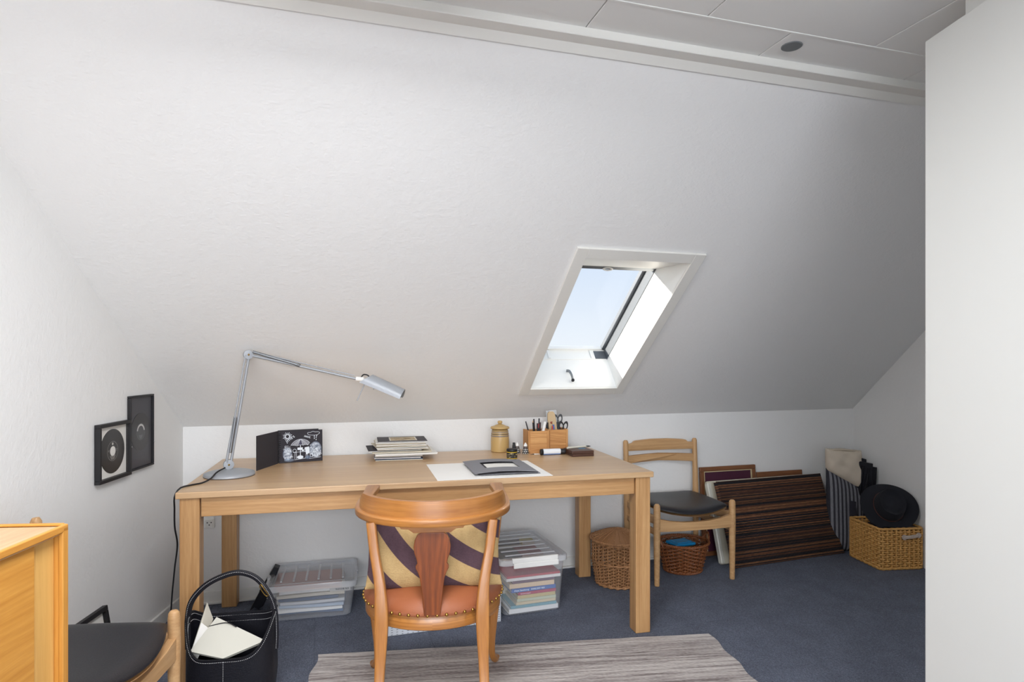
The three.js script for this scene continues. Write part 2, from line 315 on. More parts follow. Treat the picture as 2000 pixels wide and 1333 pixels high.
  mesh('lever_tip', box(0.015, 0.016, 0.014, 0.003, 'x', [2.401, S0 + 0.014, -0.04]), M.black, lev);
}
{ // roof window of the opposite slope and the ceiling lamp
  const w = SG(true); w.name = 'window_2'; scene.add(w); struct(w, 'large roof window behind the camera', 'window');
  const X0 = -W2.x1, X1 = -W2.x0, c = (n, a, b, s0, s1, z0, z1, mat) => mesh(n, box(b - a, s1 - s0, z1 - z0, 0.002, 'x', [(a + b) / 2, (s0 + s1) / 2, (z0 + z1) / 2]), mat, w);
  for (const [a, b, s0, s1] of [[X0 - 0.05, X0, W2.s0, W2.s1], [X1, X1 + 0.05, W2.s0, W2.s1], [X0, X1, W2.s0 - 0.05, W2.s0], [X0, X1, W2.s1, W2.s1 + 0.05]]) c('lining', a, b, s0, s1, -0.2, 0.01, M.white);
  mesh('pane', new THREE.BoxGeometry(X1 - X0, W2.s1 - W2.s0, 0.004).translate((X0 + X1) / 2, (W2.s0 + W2.s1) / 2, -0.19), M.glass, w);
  const l = thing('ceiling_lamp', 'square white ceiling lamp behind the camera', 'lamp', [LAMP[0], YC, LAMP[1]]);
  mesh('housing', box(0.66, 0.06, 0.66, 0.01, 'x', [0, -0.03, 0]), M.white, l);
  mesh('diffuser', box(0.62, 0.05, 0.62, 0.01, 'x', [0, -0.085, 0]), std({ color: 0xffffff, emissive: 0xfff6ea, emissiveIntensity: 1.2 }), l);
  const v = thing('ceiling_cover', 'small round dark grey cover on the ceiling panel', 'cover', [2.51, YC, 1.842]);
  mesh('disc', lathe([[0, -0.004], [0.03, -0.004], [0.033, -0.002], [0.033, 0]], 40), M.slate, v);
}
// ------------------------------------------------------------------ wardrobe on the right
{
  const a = 0.21, w = thing('wardrobe', 'tall plain white wardrobe at the right edge', 'wardrobe', [2.669, 0, 2.186], -a);   // local +z towards the camera, +x into the wardrobe
  mesh('body', box(0.58, 2.13, 1.66, 0.003, 'y', [0.32, 1.075, 0.85]), M.wardrobe, w);
  for (let i = 0; i < 2; i++) mesh('door', box(0.024, 2.146, 0.838, 0.003, 'y', [0.013, 1.083, 0.42 + i * 0.842]), M.wardrobe, w);
  mesh('filler_panel', box(0.5, YC - 2.144, 1.6, 0.002, 'z', [0.34, (YC + 2.14) / 2, 0.84]), M.wardrobe, w);
}
// ------------------------------------------------------------------ desk
const DT = 0.74;
{
  const d = thing('desk', 'long oak desk with thick square legs under the slope', 'desk', [0.54, 0, 0.006], -0.0576);
  const W = 2.0, D = 0.865, L = 0.072, i = 0.012;
  mesh('tabletop', box(W, 0.026, D, 0.004, 'x', [W / 2, DT - 0.013, D / 2]), M.oakTop, d);
  for (const x of [i + L / 2, W - i - L / 2]) for (const z of [i + L / 2, D - i - L / 2]) mesh('leg', box(L, DT - 0.026, L, 0.004, 'y', [x, (DT - 0.026) / 2, z]), M.oak, d);
  for (const z of [i + 0.02, D - i - 0.022]) mesh('apron', box(W - 2 * i - 2 * L - 0.006, 0.076, 0.022, 0.002, 'x', [W / 2, DT - 0.026 - 0.038, z]), M.oak, d);
  for (const x of [i + 0.022, W - i - 0.022]) mesh('apron', box(0.022, 0.076, D - 2 * i - 2 * L - 0.006, 0.002, 'z', [x, DT - 0.026 - 0.038, D / 2]), M.oak, d);
}
// ------------------------------------------------------------------ desk lamp
{
  const l = thing('desk_lamp', 'silver jointed desk lamp with tilted metal shade', 'lamp', [0.64, DT, 0.53]);
  mesh('base', lathe([[0, 0], [0.104, 0], [0.106, 0.004], [0.104, 0.014], [0.085, 0.02], [0.02, 0.026], [0, 0.026]], 48), M.alu, l);
  mesh('base_pad', lathe([[0, -0.0005], [0.105, -0.0005], [0.105, 0.002], [0, 0.002]], 48), M.black, l);
  const disc = (n, p, r) => { const g = lathe([[0, -0.011], [r, -0.011], [r + 0.001, -0.009], [r + 0.001, 0.009], [r, 0.011], [0, 0.011]], 28); g.rotateX(Math.PI / 2); const m = mesh(n, g, M.alu, l); m.position.set(...p); m.rotation.y = 0.25; const b = mesh('bolt', new THREE.SphereGeometry(0.0045, 10, 8), M.brass, m); b.position.z = 0.012; return m; };
  const P = [-0.006, 0.046, -0.02], E = [0.075, 0.535, -0.022], A = [0.545, 0.424, 0.045];
  disc('lower_joint', P, 0.021); disc('elbow_joint', E, 0.02);
  const off = (p, x, y, z) => [p[0] + x, p[1] + y, p[2] + z];
  mesh('lower_arm', merge([bar(off(P, -0.005, 0.01, 0.012), off(E, -0.01, 0, 0.012), 0.0035), bar(off(P, 0.010, 0.01, 0.0), off(E, 0.004, 0, 0), 0.006), bar(off(P, -0.006, 0.02, 0.012), [0.022, 0.26, -0.01], 0.006)]), M.alu, l);
  mesh('lower_spring', bar([0.002, 0.10, -0.006], [0.024, 0.255, -0.006], 0.0065), M.aluDark, l);
  mesh('upper_arm', merge([bar(off(E, 0.018, -0.004, 0.002), A, 0.006), bar(off(E, 0.02, 0.014, 0.004), off(A, -0.01, 0.016, 0), 0.0025)]), M.alu, l);
  mesh('upper_spring', bar(off(E, 0.02, 0.013, 0.006), [0.29, 0.488, 0.012], 0.0065), M.aluDark, l);
  mesh('collar', bar([0.285, 0.489, 0.01], [0.296, 0.486, 0.013], 0.0085), M.aluDark, l);
  mesh('head_joint', merge([bar(off(A, -0.004, 0.001, 0), off(A, 0.03, -0.004, 0.004), 0.011), new THREE.SphereGeometry(0.012, 12, 10).translate(A[0] + 0.024, A[1] - 0.002, A[2] + 0.004)]), M.white, l);
  mesh('head_cable', tube([off(A, 0.02, 0.008, 0.004), off(A, 0.03, 0.02, 0.004), off(A, 0.05, 0.016, 0.006), off(A, 0.06, 0.0, 0.006)], 0.0035, 14, 6), M.black, l);
  // half-round shade, cut slantwise at its inner end
  const s = mesh('shade', (() => {
    const pos = [], idx = [], n = 14, m = 12, L = 0.162;
    for (const k of [0, 1]) for (let i = 0; i <= m; i++) for (let j = 0; j <= n; j++) {
      const th = (j / n) * Math.PI * 1.1 - Math.PI * 0.05, R = 0.045 - k * 0.002, y = Math.sin(th) * R, z = Math.cos(th) * R, x0 = -0.036 * (1 - y / 0.045) * 0.9, x = x0 + (L - x0) * i / m;
      pos.push(x, y * (1 - 0.12 * i / m), z);
    }
    const r = n + 1, o = (m + 1) * r;
    for (let i = 0; i < m; i++) for (let j = 0; j < n; j++) { const a = i * r + j, b = a + 1, c = a + r, d = c + 1; idx.push(a, b, c, b, d, c, o + a, o + c, o + b, o + b, o + c, o + d); }
    for (let i = 0; i < m; i++) for (const j of [0, n]) { const a = i * r + j, c = a + r; idx.push(a, c, o + a, c, o + c, o + a); }
    for (const i of [0, m]) for (let j = 0; j < n; j++) { const a = i * r + j, b = a + 1; idx.push(a, b, o + a, b, o + b, o + a); }
    let g = new THREE.BufferGeometry(); g.setAttribute('position', new THREE.Float32BufferAttribute(pos, 3)); g.setIndex(idx); g.setAttribute('uv', new THREE.Float32BufferAttribute(new Float32Array(pos.length / 3 * 2), 2)); g.computeVertexNormals(); return toCreasedNormals(g, 0.6);
  })(), M.alu, l);
  s.position.set(A[0] + 0.056, A[1] - 0.022, A[2] + 0.004); s.rotation.set(0, -0.28, -0.40, 'YZX');
  mesh('end_cap', extrude([...Array.from({ length: 17 }, (_, i) => [Math.cos(i / 16 * Math.PI) * 0.0425, Math.sin(i / 16 * Math.PI) * 0.0375])], 0.003, 0).rotateY(Math.PI / 2), M.slate, s).position.set(0.1595, 0, 0);
  mesh('tube_bulb', bar([0.01, 0.002, 0], [0.14, 0.002, 0], 0.008), M.white, s);
  mesh('handle_rod', bar(off(A, 0.034, -0.024, 0.01), off(A, 0.0, -0.1, 0.016), 0.0025), M.alu, l);
  mesh('switch_pin', bar(off(A, 0.075, -0.034, 0.012), off(A, 0.075, -0.05, 0.012), 0.002), M.alu, l);
  tag(mesh('lamp_cable', tube([[0.622, 0.776, 0.535], [0.598, 0.768, 0.60], [0.583, 0.752, 0.656], [0.556, 0.7435, 0.70], [0.522, 0.7435, 0.735], [0.49, 0.741, 0.79], [0.476, 0.715, 0.80], [0.472, 0.66, 0.785], [0.466, 0.58, 0.75], [0.466, 0.507, 0.704], [0.425, 0.357, 0.544], [0.368, 0.149, 0.317], [0.34, 0.015, 0.20], [0.36, 0.004, 0.28]], 0.0034, 90, 7), M.black), 'thin black lamp cable hanging over the desk corner', 'cable');
}
const nailGeo = new THREE.SphereGeometry(0.0056, 8, 6);
// ------------------------------------------------------------------ wooden armchair at the desk (seen from behind)
{
  const c = thing('armchair', 'honey coloured wooden armchair with tan leather seat, back to the camera', 'chair', [1.402, 0.006, 1.38], -0.19);   // local +z is its back
  const ringPath = (w, back, front, y) => { const p = []; p.push([-w * 0.99, y, front]); p.push([-w * 1.0, y, front + 0.12]); for (let i = 0; i <= 16; i++) { const t = Math.PI - i / 16 * Math.PI; p.push([Math.cos(t) * w, y, Math.sin(t) * (back) - 0.02]); } p.push([w, y, front + 0.12]); p.push([w * 0.99, y, front]); return p; };
  mesh('arm_ring', sweep(ringPath(0.248, 0.235, -0.35, 0.7325), (t) => rrect(0.042 + 0.010 * gauss((Math.min(t, 1 - t)) / 0.05), 0.026, 0.006), { seg: 90 }), M.honey, c);
  const crest = []; for (let i = 0; i <= 20; i++) { const t = Math.PI * (0.965 - i / 20 * 0.93); crest.push([Math.cos(t) * 0.237, 0.745 + 0.0255, Math.sin(t) * 0.226 - 0.018]); }
  mesh('crest_rail', sweep(crest, (t) => { const e = 0.6 + 0.4 * Math.min(1, Math.min(t, 1 - t) * 14), h = 0.029 * e; return [[0.012, h * 2 - 0.029], [-0.005, h * 2 - 0.029], [-0.016, 0], [-0.013, -0.028], [0.017, -0.028], [0.015, 0.0]]; }, { seg: 60, crease: 0.9 }), M.honey, c);
  // seat frame (round) with curved apron
  const seatR = 0.235, ring = (r, y0, y1, n = 56) => lathe([[r - 0.03, y0], [r - 0.002, y0], [r, y0 + 0.003], [r, y1], [r - 0.03, y1], [r - 0.03, y0]], n);
  const seatScale = (g) => g.scale(1, 1, 0.98).translate(0, 0, -0.03);
  mesh('seat_frame', seatScale(ring(seatR, 0.385, 0.437)), M.honey, c);
  const seat = mesh('seat', seatScale(lathe([[0, 0.502], [0.08, 0.500], [0.15, 0.494], [0.20, 0.482], [0.228, 0.464], [0.238, 0.447], [0.2385, 0.432], [0.234, 0.430], [0, 0.43]], 64)), M.tanLeather, c);
  mesh('seat_border', seatScale(lathe([[0.236, 0.430], [0.2405, 0.431], [0.2405, 0.441], [0.237, 0.442]], 64)), M.tanLeather, seat);
  for (let i = 0; i < 50; i++) { const a = i / 50 * Math.PI * 2; mesh('nail', nailGeo, M.brass, seat).position.set(Math.cos(a) * 0.2415, 0.436, Math.sin(a) * 0.2415 * 0.98 - 0.03); }
  // rear posts run into sabre legs
  for (const s of [-1, 1]) {
    mesh('leg', sweep([[s * 0.196, 0.722, 0.150], [s * 0.184, 0.63, 0.160], [s * 0.166, 0.53, 0.176], [s * 0.160, 0.45, 0.186], [s * 0.160, 0.38, 0.192], [s * 0.163, 0.25, 0.212], [s * 0.168, 0.12, 0.25], [s * 0.172, 0.0, 0.30]], (t) => rrect(0.030 + 0.012 * gauss((t - 0.42) / 0.14), 0.032 + 0.010 * gauss((t - 0.42) / 0.14), 0.005), { seg: 44, up: [0, 0, 1] }), M.honey, c);
    mesh('leg', sweep([[s * 0.205, 0.43, -0.235], [s * 0.226, 0.38, -0.272], [s * 0.236, 0.32, -0.295], [s * 0.232, 0.22, -0.312], [s * 0.226, 0.12, -0.325], [s * 0.230, 0.05, -0.348], [s * 0.244, 0.016, -0.376], [s * 0.25, 0.013, -0.392]], (t) => { const r = t < 0.2 ? 0.026 : t < 0.85 ? 0.026 - (t - 0.2) / 0.65 * 0.011 : 0.015 + (t - 0.85) / 0.15 * 0.002; return rrect(r * 1.7, r * (t > 0.9 ? 1.5 : 1.7), r * 0.5, 4); }, { seg: 40, up: [0, 0, 1] }), M.honey, c);
    mesh('arm_post', sweep([[s * 0.246, 0.722, -0.22], [s * 0.238, 0.65, -0.19], [s * 0.226, 0.57, -0.165], [s * 0.216, 0.50, -0.165], [s * 0.212, 0.42, -0.175]], () => rrect(0.032, 0.028, 0.006), { seg: 24, up: [0, 0, 1] }), M.honey, c);
  }
  mesh('splat_bracket', extrude([[-0.105, 0.722], [0.105, 0.722], [0.098, 0.712], [0.075, 0.710], [0.058, 0.698], [-0.058, 0.698], [-0.075, 0.710], [-0.098, 0.712]], 0.02, 0.002).translate(0, 0, 0.186), M.honey, c);
  const half = [[0.036, 0.700], [0.047, 0.692], [0.055, 0.676], [0.0585, 0.655], [0.056, 0.636], [0.049, 0.615], [0.0465, 0.602], [0.052, 0.594], [0.0515, 0.586], [0.045, 0.574], [0.0385, 0.555], [0.034, 0.52], [0.029, 0.47], [0.0255, 0.437]];
  const sp = extrude([...half, ...half.slice().reverse().map(([x, y]) => [-x, y])], 0.011, 0.0025);
  const spg = metreUV(sp.rotateX(0.0), 'y'); const spm = mesh('splat', spg, M.splat, c); spm.position.set(0, 0, 0.197);
}
{ // cushion on the armchair
  const purple = rgb(98, 74, 82), cream = rgb(204, 174, 122);
  const t = tex(512, 384, (u, v) => {
    const x = u * 1.93, y = v, cx = 2.47, cy = -1.33, r = Math.hypot(x - cx, y - cy);
    const k = (r - 0.52) / 0.50, b = k - Math.floor(k) < 0.47, n = pn(u * 150, v * 220, 150, 220, 301) * 0.6 + pn(u * 30, v * 8, 30, 8, 302) * 0.4;
    return mix(b ? purple : cream, b ? rgb(74, 54, 62) : rgb(176, 146, 98), n * 0.8);
  });
  const m = std({ map: t, roughness: 0.95, bumpMap: tex(256, 256, (u, v) => pn(u * 128, v * 128, 128, 128, 303), { srgb: false }), bumpScale: 0.0008 });
  const hw = 0.228, hh = 0.118, g = pad(28, 20, (u, v) => [u * hw * (1 - 0.05 * (1 - v * v) * Math.abs(u) ** 3) , v * hh * (1 - 0.08 * (1 - Math.abs(u) ** 2) * 0 + 0.0)], (u, v) => 0.052 * edge(u, v, 2.4) - 0.012 * Math.exp(-((u + 0.3) ** 2 + (v + 0.8) ** 2) * 30), (u, v) => -0.05 * edge(u, v, 2.4));
  g.rotateX(Math.PI / 2);                                        // now stands up, its face towards +z
  const o = tag(mesh('cushion', g, m), 'cushion with curved purple and cream stripes on the armchair', 'cushion');
  o.position.set(1.392, 0.607, 1.452); o.rotation.set(-0.10, -0.19, 0, 'YXZ');
}
// ------------------------------------------------------------------ slat back chairs
function slatChair(name, label, pos, ry) {
  const c = thing(name, label, 'chair', pos, ry);
  const hw = 0.235, F = 0.2, B = -0.2, O = M.beech;
  for (const s of [-1, 1]) {
    mesh('leg', lathe([[0, 0], [0.0135, 0], [0.0145, 0.004], [0.017, 0.16], [0.0195, 0.33], [0.0185, 0.43], [0.0165, 0.446], [0.010, 0.4535], [0, 0.455]], 18), O, c).position.set(s * hw, 0, F);
    mesh('leg', sweep([[s * hw, 0, B], [s * hw, 0.25, B + 0.003], [s * hw, 0.42, B], [s * hw, 0.6, B - 0.008], [s * hw, 0.748, B - 0.016], [s * hw, 0.757, B - 0.0165]], (t) => { const k = t > 0.985 ? 0.6 : 1, r = (0.0155 + 0.003 * gauss((t - 0.5) / 0.2)) * k; return rrect(r * 2, r * 2, r * 0.9, 4); }, { seg: 60, up: [0, 0, 1] }), O, c);
    mesh('side_rail', sweep([[s * (hw - 0.002), 0.375, B], [s * (hw - 0.004), 0.352, -0.02], [s * (hw - 0.002), 0.362, F]], () => rrect(0.02, 0.046, 0.005), { seg: 16 }), O, c);
    mesh('side_stretcher', sweep([[s * (hw - 0.002), 0.288, B], [s * (hw - 0.002), 0.292, F]], () => rrect(0.018, 0.034, 0.005), { seg: 4 }), O, c);
  }
  const bend = (g, d) => { const p = g.attributes.position; for (let i = 0; i < p.count; i++) { const x = p.getX(i); p.setZ(i, p.getZ(i) - d * (1 - (x / hw) ** 2)); } g.computeVertexNormals(); return toCreasedNormals(g, 0.6); };
  const fine = (pts) => { const out = []; pts.forEach((a, i) => { const b = pts[(i + 1) % pts.length], n = Math.max(1, Math.ceil(Math.abs(b[0] - a[0]) / 0.02)); for (let k = 0; k < n; k++) out.push([a[0] + (b[0] - a[0]) * k / n, a[1] + (b[1] - a[1]) * k / n]); }); return out; };
  const top = [[-0.226, 0.690], [-0.12, 0.688], [0, 0.687], [0.12, 0.688], [0.226, 0.690], [0.226, 0.733], [0.190, 0.736], [0.176, 0.748], [0.162, 0.751], [0.06, 0.757], [-0.06, 0.757], [-0.162, 0.751], [-0.176, 0.748], [-0.190, 0.736], [-0.226, 0.733]];
  mesh('top_rail', bend(metreUV(extrude(fine(top), 0.016, 0.002).translate(0, 0, B - 0.022), 'x'), 0.03), O, c);
  const mid = [[-0.226, 0.612], [0, 0.622], [0.226, 0.612], [0.226, 0.660], [0, 0.668], [-0.226, 0.660]];
  mesh('back_rail', bend(metreUV(extrude(fine(mid), 0.016, 0.002).translate(0, 0, B - 0.018), 'x'), 0.03), O, c);
  const fr = [[-0.225, 0.300], [-0.1, 0.296], [0.1, 0.296], [0.225, 0.300], [0.225, 0.372], [0.16, 0.356], [0.08, 0.346], [0, 0.344], [-0.08, 0.346], [-0.16, 0.356], [-0.225, 0.372]];
  mesh('front_rail', metreUV(extrude(fr, 0.02, 0.003).translate(0, 0, F - 0.01), 'x'), O, c);
  mesh('rear_rail', box(0.45, 0.04, 0.02, 0.004, 'x', [0, 0.36, B]), O, c);
  const plan = (u, v) => [u * 0.212 * (1 - 0.05 * Math.max(0, -v)), v * 0.19 + (v > 0 ? 0.045 * v * (1 - u * u) : 0)];
  const yt = (u, v) => 0.404 + 0.026 * edge(u, v, 8) + 0.016 * u * u - 0.012 * v * (1 - u * u);
  mesh('seat', pad(30, 26, plan, yt, (u, v) => 0.404 + 0.016 * u * u - 0.012 * v * (1 - u * u) - 0.008 * edge(u, v, 8)), M.seatBlack, c);
  mesh('seat_board', pad(20, 16, (u, v) => plan(u * 0.985, v * 0.985), (u, v) => 0.398 + 0.016 * u * u - 0.012 * v * (1 - u * u), (u, v) => 0.390 + 0.016 * u * u - 0.012 * v * (1 - u * u)), O, c);
  return c;
}
slatChair('dining_chair', 'pale wooden chair with slatted back and black seat beside the desk', [3.052, 0, 0.262], -0.05);
slatChair('dining_chair', 'wooden chair with black seat mostly hidden behind the cabinet', [0.334, 0, 1.518], Math.PI / 2 - AL);
// ------------------------------------------------------------------ cabinet at the left edge
{
  const g = thing('cabinet', 'orange birch cabinet cut off by the left edge', 'cabinet', [0.503, 0, 2.0], -AL);   // local +z towards the camera, -x towards the wall
  const H = 0.901, L = 1.15, D = 0.5, t = 0.018;
  mesh('top', box(D, t, L, 0.002, 'z', [-D / 2, H - t / 2 - 0.003, L / 2]), M.birchTop, g);
  mesh('end_panel', box(D, H - 0.08, t, 0.002, 'y', [-D / 2, H / 2 + 0.04 - 0.003, t / 2]), M.birch, g);
  mesh('end_panel', box(D, H - 0.08, t, 0.002, 'y', [-D / 2, H / 2 + 0.04 - 0.003, L - t / 2]), M.birch, g);
  mesh('back_panel', box(0.008, H - 0.1, L - 2 * t, 0.001, 'z', [-D + 0.01, H / 2 + 0.03, L / 2]), M.birch, g);
  mesh('bottom', box(D - 0.01, t, L - 2 * t, 0.002, 'z', [-D / 2, 0.09, L / 2]), M.birch, g);
  mesh('edge_strip', box(0.010, 0.016, L, 0.003, 'z', [0.003, H - 0.008, L / 2]), M.birch, g);
  mesh('edge_strip', box(0.010, H - 0.08, 0.020, 0.003, 'y', [0.003, H / 2 + 0.036, 0.010]), M.birch, g);
  mesh('edge_strip', box(D, 0.014, 0.010, 0.003, 'x', [-D / 2, H - 0.0055, 0.003]), M.birch, g);
  mesh('stile', box(0.016, H - 0.10, 0.075, 0.004, 'y', [-0.018, H / 2 + 0.031, 0.055]), M.birchPale, g);
  mesh('door', box(0.018, H - 0.10, 0.50, 0.003, 'z', [-0.012, H / 2 + 0.031, 0.34]), M.birch, g);
  mesh('door', box(0.018, H - 0.10, 0.50, 0.003, 'z', [-0.030, H / 2 + 0.031, 0.86]), M.birch, g);
  for (const x of [-0.04, -D + 0.04]) for (const z of [0.06, L - 0.06]) mesh('leg', cyl(0.018, 0.014, 0.085, 16, [x, 0.0425, z]), M.birch, g);
}
// ------------------------------------------------------------------ framed records
const recordTex = canvasTex(512, 512, (x, w) => {
  x.fillStyle = '#141416'; x.fillRect(0, 0, w, w);
  for (let r = 80; r < 254; r += 2) { x.strokeStyle = `rgba(${70 + (r % 7) * 8},${70 + (r % 7) * 8},${74 + (r % 7) * 8},0.35)`; x.lineWidth = 1; x.beginPath(); x.arc(256, 256, r, 0, 7); x.stroke(); }
  x.fillStyle = '#2c2b2d'; x.beginPath(); x.arc(256, 256, 118, 0, 7); x.fill();
  x.strokeStyle = '#b9b9b6'; x.lineWidth = 3; x.beginPath(); x.arc(256, 256, 112, 0, 7); x.stroke();
  x.fillStyle = '#d5d3cc'; x.beginPath(); x.arc(256, 172, 16, 0, 7); x.fill();
  x.fillStyle = '#bdbbb5'; for (let i = 0; i < 5; i++) x.fillRect(196 + i * 6, 308 + i * 10, 120 - i * 12, 4);
  x.fillRect(160, 240, 26, 4); x.fillRect(160, 252, 20, 4); x.fillRect(326, 240, 26, 4); x.fillRect(330, 256, 18, 4);
});
const recordTex2 = canvasTex(512, 512, (x, w) => {
  x.fillStyle = '#18181b'; x.fillRect(0, 0, w, w);
  for (let r = 90; r < 254; r += 2) { x.strokeStyle = `rgba(76,76,82,${0.2 + (r % 9) * 0.03})`; x.lineWidth = 1; x.beginPath(); x.arc(256, 256, r, 0, 7); x.stroke(); }
  x.fillStyle = '#3a3b3f'; x.beginPath(); x.arc(256, 256, 112, 0, 7); x.fill();
  x.strokeStyle = '#c8c8c6'; x.lineWidth = 26; x.beginPath(); x.arc(256, 256, 92, Math.PI * 1.05, Math.PI * 1.95); x.stroke();
  x.strokeStyle = '#77787c'; x.lineWidth = 3; x.beginPath(); x.arc(256, 256, 110, 0, 7); x.stroke();
  x.fillStyle = '#8b8c90'; for (let i = 0; i < 4; i++) x.fillRect(206 + i * 8, 306 + i * 12, 100 - i * 16, 4);
});
function wallFrame(label, at, w, h, fw, mat, deep, rec) {
  const g = thing('picture_frame', label, 'frame', at, Math.PI / 2 - AL);                  // local +z out of the wall
  const fr = (bw, bh, x, y, gr) => mesh('frame_bar', box(bw, bh, deep, 0.002, gr, [x, y, deep / 2]), M.black, g);
  fr(w, fw, 0, h / 2 - fw / 2, 'x'); fr(w, fw, 0, -h / 2 + fw / 2, 'x'); fr(fw, h - 2 * fw, -w / 2 + fw / 2, 0, 'y'); fr(fw, h - 2 * fw, w / 2 - fw / 2, 0, 'y');
  mesh('mount', box(w - fw, h - fw, 0.003, 0, 'x', [0, 0, 0.003]), mat, g);
  const r = mesh('record', (() => { const c = new THREE.CylinderGeometry(rec, rec, 0.0015, 56); c.rotateX(Math.PI / 2); c.translate(0, 0, 0.0055); const p = c.attributes.position, uv = c.attributes.uv; for (let i = 0; i < p.count; i++) uv.setXY(i, 0.5 + p.getX(i) / rec * 0.5, 0.5 + p.getY(i) / rec * 0.5); return c; })(), std({ map: w > h * 0.9 ? recordTex : recordTex2, roughness: 0.35 }), g);
  if (w > h * 0.9) mesh('centre_hole', cyl(rec * 0.22, rec * 0.22, 0.0006, 32).rotateX(Math.PI / 2).translate(0, 0, 0.0067), mat, r);
  mesh('pane', new THREE.BoxGeometry(w - fw * 1.4, h - fw * 1.4, 0.0015).translate(0, 0, deep - 0.006), M.glass, g);
  return g;
}
wallFrame('black framed record on a white mount, left of the two wall frames', [0.2155, 0.883, 0.653], 0.238, 0.232, 0.014, M.paper, 0.022, 0.089);
{
  const g = wallFrame('taller black framed record on a dark mount, nearest the corner', [0.2625, 0.936, 0.43], 0.205, 0.322, 0.008, plain(74, 74, 80, 0.6), 0.016, 0.083);
  for (const [x, y] of [[-0.0985, -0.055], [0.0985, -0.055]]) mesh('clip', new THREE.SphereGeometry(0.003, 8, 6).translate(x, y, 0.017), M.chrome, g);
}
{ // frame leaning on the gable wall behind the left chair
  const g = thing('picture_frame', 'black frame leaning on the floor behind the left chair', 'frame', [0.226, 0, 0.845], 0), w = 0.26, h = 0.285, f = 0.018;
  g.rotation.set(-0.16, Math.PI / 2 - AL, 0, 'YXZ');
  for (const [bw, bh, x, y] of [[w, f, 0, h - f / 2], [w, f, 0, f / 2], [f, h - 2 * f, -w / 2 + f / 2, h / 2], [f, h - 2 * f, w / 2 - f / 2, h / 2]]) mesh('frame_bar', box(bw, bh, 0.022, 0.002, 'x', [x, y, 0]), M.black, g);
  mesh('mount', box(w - f, h - f, 0.004, 0, 'x', [0, h / 2, -0.006]), M.paper, g);
}
{ // wall socket
  const g = thing('wall_socket', 'small white wall socket under the desk', 'socket', [0.479, 0.413, 0]);
  mesh('plate', box(0.05, 0.05, 0.012, 0.004, 'x', [0, 0, 0.006]), M.white, g);
  mesh('face', box(0.038, 0.038, 0.004, 0.003, 'x', [0, 0, 0.0125]), M.paint, g);
  for (const [x, y] of [[-0.009, 0.004], [0.009, 0.004], [0, -0.008]]) mesh('pin_hole', cyl(0.003, 0.003, 0.002, 12).rotateX(Math.PI / 2).translate(x, y, 0.0147), M.black, g);
}
// ------------------------------------------------------------------ rug
{
  const t = tex(1024, 1024, (u, v) => {
    const a = pn(u * 9, v * 130, 9, 130, 401), b = pn(u * 28, v * 260, 28, 260, 402), c = pn(u * 160, v * 420, 160, 420, 403), d = pn(u * 3, v * 22, 3, 22, 404);
    const k = Math.max(0, 0.45 * a + 0.25 * b + 0.2 * c + 0.3 * d - 0.1); return mix(rgb(214, 208, 203), rgb(118, 108, 106), Math.min(1, k * k * 1.3 + 0.05));
  });
  const bm = tex(512, 512, (u, v) => 0.6 * pn(u * 200, v * 256, 200, 256, 411) + 0.4 * pn(u * 40, v * 120, 40, 120, 412), { srgb: false });
  const g = sheet(1.725, 1.25, 0.006, () => 0, 90, 60), p = g.attributes.position;
  for (let i = 0; i < p.count; i++) { const x = p.getX(i), z = p.getZ(i); p.setY(i, p.getY(i) + 0.0012 * pn((x + 2) * 30, (z + 2) * 30, 900, 900, 5)); p.setX(i, x + (Math.abs(x) > 0.85 ? 0.006 * Math.sin(z * 31) : 0)); p.setZ(i, z + (Math.abs(z) > 0.62 ? 0.005 * (pn((x + 2) * 14, 1, 900, 900, 8) - 0.5) : 0)); }
  g.computeVertexNormals();
  const r = tag(mesh('rug', toCreasedNormals(g, 0.8), std({ map: t, bumpMap: bm, bumpScale: 0.003, roughness: 1 })), 'grey flecked woven rug under the armchair', 'rug');
  r.position.set(1.017 + 0.849 - 0.108, 0.0005, 0.773 + 0.152 + 0.615); r.rotation.y = -0.177;
}
